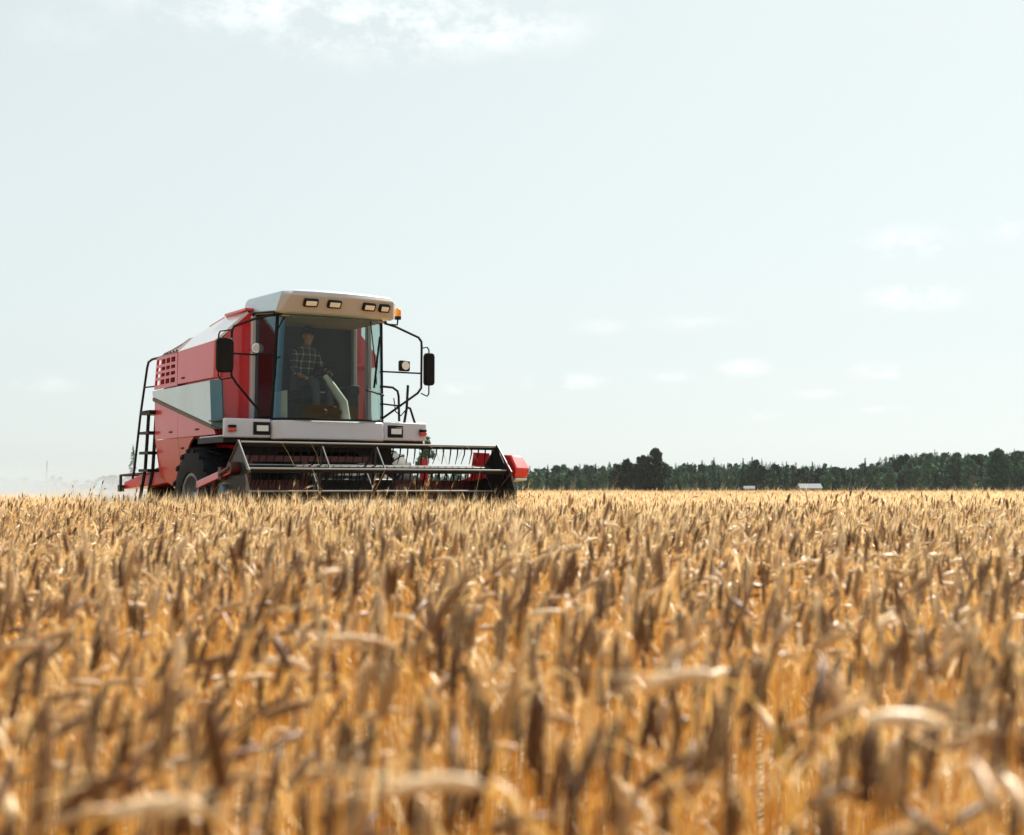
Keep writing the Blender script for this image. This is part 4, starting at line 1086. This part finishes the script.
def conifer(h, rg, n=620, wide=.17):
    t = rg.beta(1.0, 1.35, n) * .93 + .07
    tier = .78 + .22 * np.sin(t * 34 + rg.uniform(0, 6))
    Rm = h * wide * (1.02 - t) ** .82 * tier
    a = rg.uniform(0, 2 * PI, n); r = Rm * np.sqrt(rg.uniform(.12, 1, n))
    out = np.stack([np.cos(a), np.sin(a), np.full(n, -.25)], 1)
    c = np.stack([r * np.cos(a), r * np.sin(a), t * h - r * .22], 1)
    sz = rg.uniform(.5, 1.0, n) * (h / 15.0) * (.35 + .75 * (1 - t))
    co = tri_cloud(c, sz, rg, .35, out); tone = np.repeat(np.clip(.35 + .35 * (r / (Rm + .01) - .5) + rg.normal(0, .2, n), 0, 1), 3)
    return co, tone

def broadleaf(h, rg, n=1100, wide=.30, lobes=16, base=.12):
    C = []
    for k in range(lobes):
        u = rg.uniform(0, 1); zz = base + (1 - base) * (u ** .8) * .9
        prof = math.sin(min(1, (zz - base * .6) / (1 - base * .6)) ** .75 * PI) ** .85
        a = rg.uniform(0, 2 * PI); rr = h * wide * prof * math.sqrt(rg.uniform(.1, 1)) * .8
        C.append((rr * math.cos(a), rr * math.sin(a), zz * h, h * rg.uniform(.055, .13) * (1.2 - .5 * zz)))
    C = np.array(C); k = rg.integers(0, lobes, n); v = rg.normal(0, 1, (n, 3)); v /= np.linalg.norm(v, axis=1, keepdims=True)
    v *= (rg.uniform(.3, 1.08, n) ** .6)[:, None]
    c = C[k, :3] + v * C[k, 3][:, None] * np.array([1, 1, .85]); c[:, 2] = np.maximum(c[:, 2], .02 * h)
    tp = 1 - .5 * np.clip((c[:, 2] / h - .55) / .45, 0, 1) ** 2; c[:, 0] *= tp; c[:, 1] *= tp
    sz = rg.uniform(.35, .8, n) * (h / 12.0)
    tl = rg.normal(0, .16, lobes)
    co = tri_cloud(c, sz, rg); tone = np.repeat(np.clip(.5 + tl[k] + rg.normal(0, .2, n), 0, 1), 3)
    return co, tone

def crown_mesh(name, co, tone, mat):
    t = np.arange(len(co)).reshape(-1, 3)
    return make_mesh(name, co, np.zeros((0, 4), dtype=np.int64), np.zeros(0), t, np.zeros(len(t)), tone, [mat])

def trunk_mb(h, r, limbs, rg):
    mb = MB(); mb.tube([(0, 0, 0), (.02 * h, 0, h * .4), (0, .01 * h, h * .92)], [r, r * .7, r * .15], 7)
    for k in range(limbs):
        z = h * rg.uniform(.2, .7); a = rg.uniform(0, 2 * PI); L = h * rg.uniform(.10, .2)
        mb.tube([(0, 0, z), (L * math.cos(a), L * math.sin(a), z + L * .7)], [r * .4, r * .1], 5)
    return mb

def make_tree(name, h, crown, mat, limbs=4, r=None):
    rg = np.random.default_rng(int(h * 100) + len(name) * 7)
    root = empty(name)
    trunk_mb(h, r or h * .014, limbs, rg).build('trunk', M['bark'], root)
    o = bpy.data.objects.new('crown', crown_mesh('crown', *crown, mat)); COL.objects.link(o); o.parent = root
    return root

def at(px, d): return ((px - 512) / FPX * d, d, float(ground_z(d)) - .05)
def tree_h(py_top, d, py_base=None):
    return 1.0 + (488 - py_top) / FPX * d - float(ground_z(d))

PROF = [(380, 474), (430, 470), (480, 469), (527, 466), (560, 463), (600, 462), (640, 462), (680, 461), (700, 460), (740, 461), (752, 458), (780, 461), (800, 462), (830, 463), (850, 464), (868, 461), (885, 455), (905, 451), (920, 451), (935, 449), (950, 450), (970, 449), (985, 451), (1000, 449), (1024, 447), (1120, 442)]
def prof(px): return float(np.interp(px, [p[0] for p in PROF], [p[1] for p in PROF]))

def trees():
    rg = np.random.default_rng(77)
    # ---- the wood behind, one mass
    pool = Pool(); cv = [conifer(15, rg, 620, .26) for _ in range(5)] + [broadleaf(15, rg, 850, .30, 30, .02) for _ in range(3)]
    for row, d in enumerate((700, 660, 620)):
        for px in np.arange(385, 1110, 4.2):
            p = px + rg.uniform(-2, 2); dd = d + rg.uniform(-15, 15); x, y, z = at(p, dd)
            h = tree_h(prof(p) + 1.5 + rg.normal(.5, 1.6) + row * 1.2, dd)
            co, tn = cv[int(rg.integers(len(cv)))]; a = rg.uniform(0, 2 * PI); ca, sa = math.cos(a), math.sin(a); s = h / 15
            q = np.stack([co[:, 0] * ca - co[:, 1] * sa, co[:, 0] * sa + co[:, 1] * ca, co[:, 2]], 1) * s + np.array([x, y, z])
            t = np.arange(len(q)).reshape(-1, 3); mi = int(rg.choice(4, p=[.3, .27, .25, .18]))
            pool.put(q, np.zeros((0, 4), dtype=np.int64), np.zeros(0, dtype=np.int64), t, np.full(len(t), mi), np.clip(tn + rg.normal(0, .2), 0, 1))
    me = pool.mesh('forest', [M['needle'], M['needleg'], M['leafm'], M['leafg']]); o = bpy.data.objects.new('forest', me); COL.objects.link(o)
    tag(o, 'dense green wood standing along the horizon behind the field', 'forest', kind='stuff')
    # ---- front trees, one by one
    kinds = {
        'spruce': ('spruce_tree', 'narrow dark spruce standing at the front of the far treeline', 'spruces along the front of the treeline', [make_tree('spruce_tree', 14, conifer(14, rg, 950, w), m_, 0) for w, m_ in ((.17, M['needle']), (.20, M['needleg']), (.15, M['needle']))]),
        'leafy': ('leafy_tree', 'rounded mid green leafy tree at the front of the far treeline', 'leafy trees along the front of the treeline', [make_tree('leafy_tree', 12, broadleaf(12, rg, 1900, .34, 36, .02), m_) for m_ in (M['leafm'], M['leafg'], M['leafd'])]),
        'bushd': ('bush', 'low green bush at the foot of the far treeline', 'bushes at the foot of the treeline', [make_tree('bush', 4, broadleaf(4, rg, 420, .62, 10, .05), M['leafm'], 2) for _ in range(2)]),
    }
    used = set()
    def put(kind, j, px, d, h, label=None, wide=1.0):
        nm, lab, grp, ps = kinds[kind]; p = ps[j % len(ps)]
        if (kind, j % len(ps)) in used: r = copy_tree(p)
        else: used.add((kind, j % len(ps))); r = p
        h0 = {'spruce': 14, 'leafy': 12, 'bushd': 4}[kind]; s = h / h0
        r.location = at(px, d); r.scale = (s * wide, s * wide, s); r.rotation_euler = (0, 0, float(rg.uniform(0, 6.28)))
        if label:
            tag(r, label, 'bush' if kind == 'bushd' else 'tree')
            if 'group' in r: del r['group']
        else: tag(r, lab, 'bush' if kind == 'bushd' else 'tree', grp)
        return r
    px = 528
    while px < 1060:
        d = rg.uniform(540, 590); k = 'spruce' if rg.random() < .35 else 'leafy'
        top = prof(px) + rg.uniform(-1.5, 12)
        put(k, int(rg.integers(3)), px, d, tree_h(top, d))
        px += rg.uniform(5.0, 8.5)
    for px in list(np.arange(530, 1050, 12)):
        d = rg.uniform(505, 530); p = px + rg.uniform(-5, 5)
        put('bushd', int(rg.integers(2)), p, d, tree_h(rg.uniform(483, 486.5), d), wide=rg.uniform(.9, 1.5))
    # tall thin spruces breaking the skyline
    for px, top, lab in ((714, 457, 'thin spruce poking above the treeline just right of the dark clump'), (937, 451, 'tallest spruce in the high part of the treeline'), (743, 457, None), (752, 456, None), (865, 457, None), (958, 452, None), (968, 452, None)):
        put('spruce', int(rg.integers(3)), px, 560, tree_h(top, 560), lab, .8)
    # ---- the dark clump standing out in the field
    def one(name, px, d, top, crown, mat, label, wide=1.0, cat='tree', group=None):
        h = tree_h(top, d); r = make_tree(name, 10, crown, mat, 0 if name == 'spruce_tree' else 6, .22); s = h / 10
        r.location = at(px, d); r.scale = (s * wide, s * wide, s); tag(r, label, cat, group); return r
    one('leafy_tree', 627, 470, 457, broadleaf(10, rg, 3600, .40, 70, .01), M['leafd'], 'dark leafy tree at the left of the dark clump in the field')
    one('leafy_tree', 655, 468, 446, broadleaf(10, rg, 3600, .33, 72, .01), M['leafd'], 'tallest dark leafy tree of the clump standing before the treeline')
    one('leafy_tree', 641, 465, 453, broadleaf(10, rg, 3400, .36, 66, .01), M['leafd'], 'dark leafy tree in the middle of the clump before the treeline')
    one('bush', 617, 466, 462, broadleaf(10, rg, 2200, .36, 40, .01), M['leafd'], 'lower dark tree on the outer left flank of the dark clump')
    one('leafy_tree', 999, 470, 445, broadleaf(10, rg, 3200, .33, 64, .02), M['leafm'], 'tall leafy tree towering near the right end of the treeline')
    one('leafy_tree', 772, 480, 466, broadleaf(10, rg, 1100, .30, 16, .04), M['leafm'], 'broad green tree standing just left of the pale roofed barn')
    one('leafy_tree', 876, 480, 466, broadleaf(10, rg, 1100, .28, 16, .04), M['leafm'], 'green rounded tree standing alone right of the barn')
    one('bush', 972, 460, 475, broadleaf(10, rg, 900, .62, 12, .03), M['leafp'], 'pale grey green round bush below the tall leafy tree', cat='bush')
    one('bush', 918, 460, 483, broadleaf(10, rg, 700, .75, 10, .03), M['leafp'], 'small pale bush in front of the dark right treeline', cat='bush')
    one('bush', 697, 470, 482, broadleaf(10, rg, 700, .75, 10, .03), M['leafm'], 'light green bush just right of the dark clump', cat='bush')
    # ---- seen past the harvester
    one('spruce_tree', 133, 150, 444, conifer(10, rg, 420, .16), M['leafm'], 'lone thin spruce behind the ladder of the harvester')
    one('leafy_tree', 426, 330, 433, broadleaf(10, rg, 500, .16, 16, .1), M['leafm'], 'sparse tree peeping out behind the right end of the grey front panel')
    # ---- dusty skyline on the left
    for i, (px, top, w) in enumerate(((20, 477, 1.6), (27, 476, 1.2), (54, 474.5, 1.5), (60, 476, 1.2), (104, 474, 1.3), (112, 473, 1.3), (119, 474, 1.2), (76, 479, 2.2), (90, 479, 2.0), (5, 476, 1.4), (-20, 475, 1.5), (40, 479, 1.8), (128, 474, 1.2), (-40, 476, 1.6))):
        one('leafy_tree', px, 900, top, broadleaf(10, rg, 1100, .5, 24, .02), M['leafm'], 'faint tree on the dusty skyline left of the harvester', w, group='trees on the dusty skyline')
trees()

# ------------------------------------------------------------------ buildings and mast
def building(name, px, d, w, dp, h, rh, label, wallm, roofm, cat='building', wins=3):
    x, y, z = at(px, d); r = empty(name, (x, y, z), math.radians(random.uniform(-12, 12)))
    tag(r, label, cat)
    MB().box(-w / 2, w / 2, -dp / 2, dp / 2, 0, h).build('wall', wallm, r)
    rf = MB(); rf.prism([(-dp / 2 - .4, h), (dp / 2 + .4, h), (0, h + rh)], 'x', -w / 2 - .3, w / 2 + .3); rf.build('roof', roofm, r)
    for k in range(wins):
        xx = -w / 2 + (k + .5) * w / wins
        f = MB().box(xx - .5, xx + .5, -dp / 2 - .06, -dp / 2 - .003, h * .4, h * .75).build('window', M['hwin'], r)
    MB().box(-.45 + w * .08, .45 + w * .08, -dp / 2 - .07, -dp / 2 - .004, 0.02, min(2.1, h * .8)).build('door', M['droof'], r)
    return r
building('barn', 809, 500, 7.4, 9, 1.9, 1.6, 'long low barn with a pale roof in front of the treeline', M['hwall'], M['hroof'], 'barn', 3)
building('shed', 749, 500, 3.4, 4, 1.7, 1.0, 'small pale shed between the trees left of the barn', M['hroof'], M['hroof'], 'shed', 1)
building('warehouse', 43, 880, 10, 12, 4.0, 1.0, 'pale low warehouse on the dusty skyline at the left', M['hroof'], M['hroof'], 'warehouse', 4)
def mast():
    x, y, z = at(47, 870); h = tree_h(461, 870); mb = MB()
    for a in (0, 2.09, 4.19): mb.tube([(.5 * math.cos(a), .5 * math.sin(a), 0), (.2 * math.cos(a), .2 * math.sin(a), h)], .10, 5)
    for k in range(16):
        t0 = k / 16; t1 = (k + 1) / 16
        for a, b in ((0, 2.09), (2.09, 4.19), (4.19, 0)):
            r0 = .5 - .3 * t0; r1 = .5 - .3 * t1
            mb.tube([(r0 * math.cos(a), r0 * math.sin(a), h * t0), (r1 * math.cos(b), r1 * math.sin(b), h * t1)], .05, 4)
    o = mb.build('radio_mast', M['hwall'], None); o.location = (x, y, z)
    tag(o, 'thin mast rising from the dusty skyline at the left', 'mast')
mast()

# ------------------------------------------------------------------ dust and haze
def volume_mat(name, color, density, aniso=0.3):
    m = bpy.data.materials.new(name); m.use_nodes = True; nt = m.node_tree; nt.nodes.clear()
    out = nt.nodes.new('ShaderNodeOutputMaterial'); v = nt.nodes.new('ShaderNodeVolumePrincipled')
    v.inputs['Color'].default_value = col4(color); v.inputs['Density'].default_value = density; v.inputs['Anisotropy'].default_value = aniso
    nt.links.new(v.outputs[0], out.inputs['Volume']); return m, nt, v

def dust():
    m, nt, v = volume_mat('chaff_dust', (0.56, 0.63, 0.68), 0.0, 0.0)
    tc = nt.nodes.new('ShaderNodeTexCoord'); sp = nt.nodes.new('ShaderNodeSeparateXYZ'); nt.links.new(tc.outputs['Generated'], sp.inputs[0])
    def smooth(out, a, b):
        r = nt.nodes.new('ShaderNodeMapRange'); r.interpolation_type = 'SMOOTHSTEP'; r.inputs['From Min'].default_value = a; r.inputs['From Max'].default_value = b
        nt.links.new(out, r.inputs['Value']); return r.outputs[0]
    def mul(a, b):
        k = nt.nodes.new('ShaderNodeMath'); k.operation = 'MULTIPLY'; nt.links.new(a, k.inputs[0])
        if isinstance(b, float): k.inputs[1].default_value = b
        else: nt.links.new(b, k.inputs[1])
        return k.outputs[0]
    n = nt.nodes.new('ShaderNodeTexNoise'); n.inputs['Scale'].default_value = .22; n.inputs['Detail'].default_value = 3; nt.links.new(tc.outputs['Object'], n.inputs['Vector'])
    f = mul(smooth(sp.outputs['Z'], .80, .28), smooth(sp.outputs['X'], 0.0, .3)); f = mul(f, smooth(sp.outputs['X'], 1.0, .65)); f = mul(f, smooth(sp.outputs['Y'], 0.0, .25)); f = mul(f, smooth(sp.outputs['Y'], 1.0, .8))
    f = mul(f, smooth(n.outputs['Fac'], .30, .62)); f = mul(f, DUST)
    nt.links.new(f, v.inputs['Density'])
    o = MB().box(-9, 5, 3.6, 58, .06, 2.3).build('dust', m, None)
    o.location = ORG; o.rotation_euler = (0, 0, PSI)
    tag(o, 'pale dust cloud trailing behind the harvester', 'dust', kind='stuff')
DUST = 0.42
dust()

HAZE = 0.00004
if HAZE > 0:
    m, nt, v = volume_mat('air_haze', (0.80, 0.93, 1.0), HAZE, 0.2)
    o = MB().box(-900, 900, -60, 1300, -3.0, 45).build('haze', m, None)
    tag(o, 'thin summer haze over the field and the far wood', 'haze', kind='stuff')
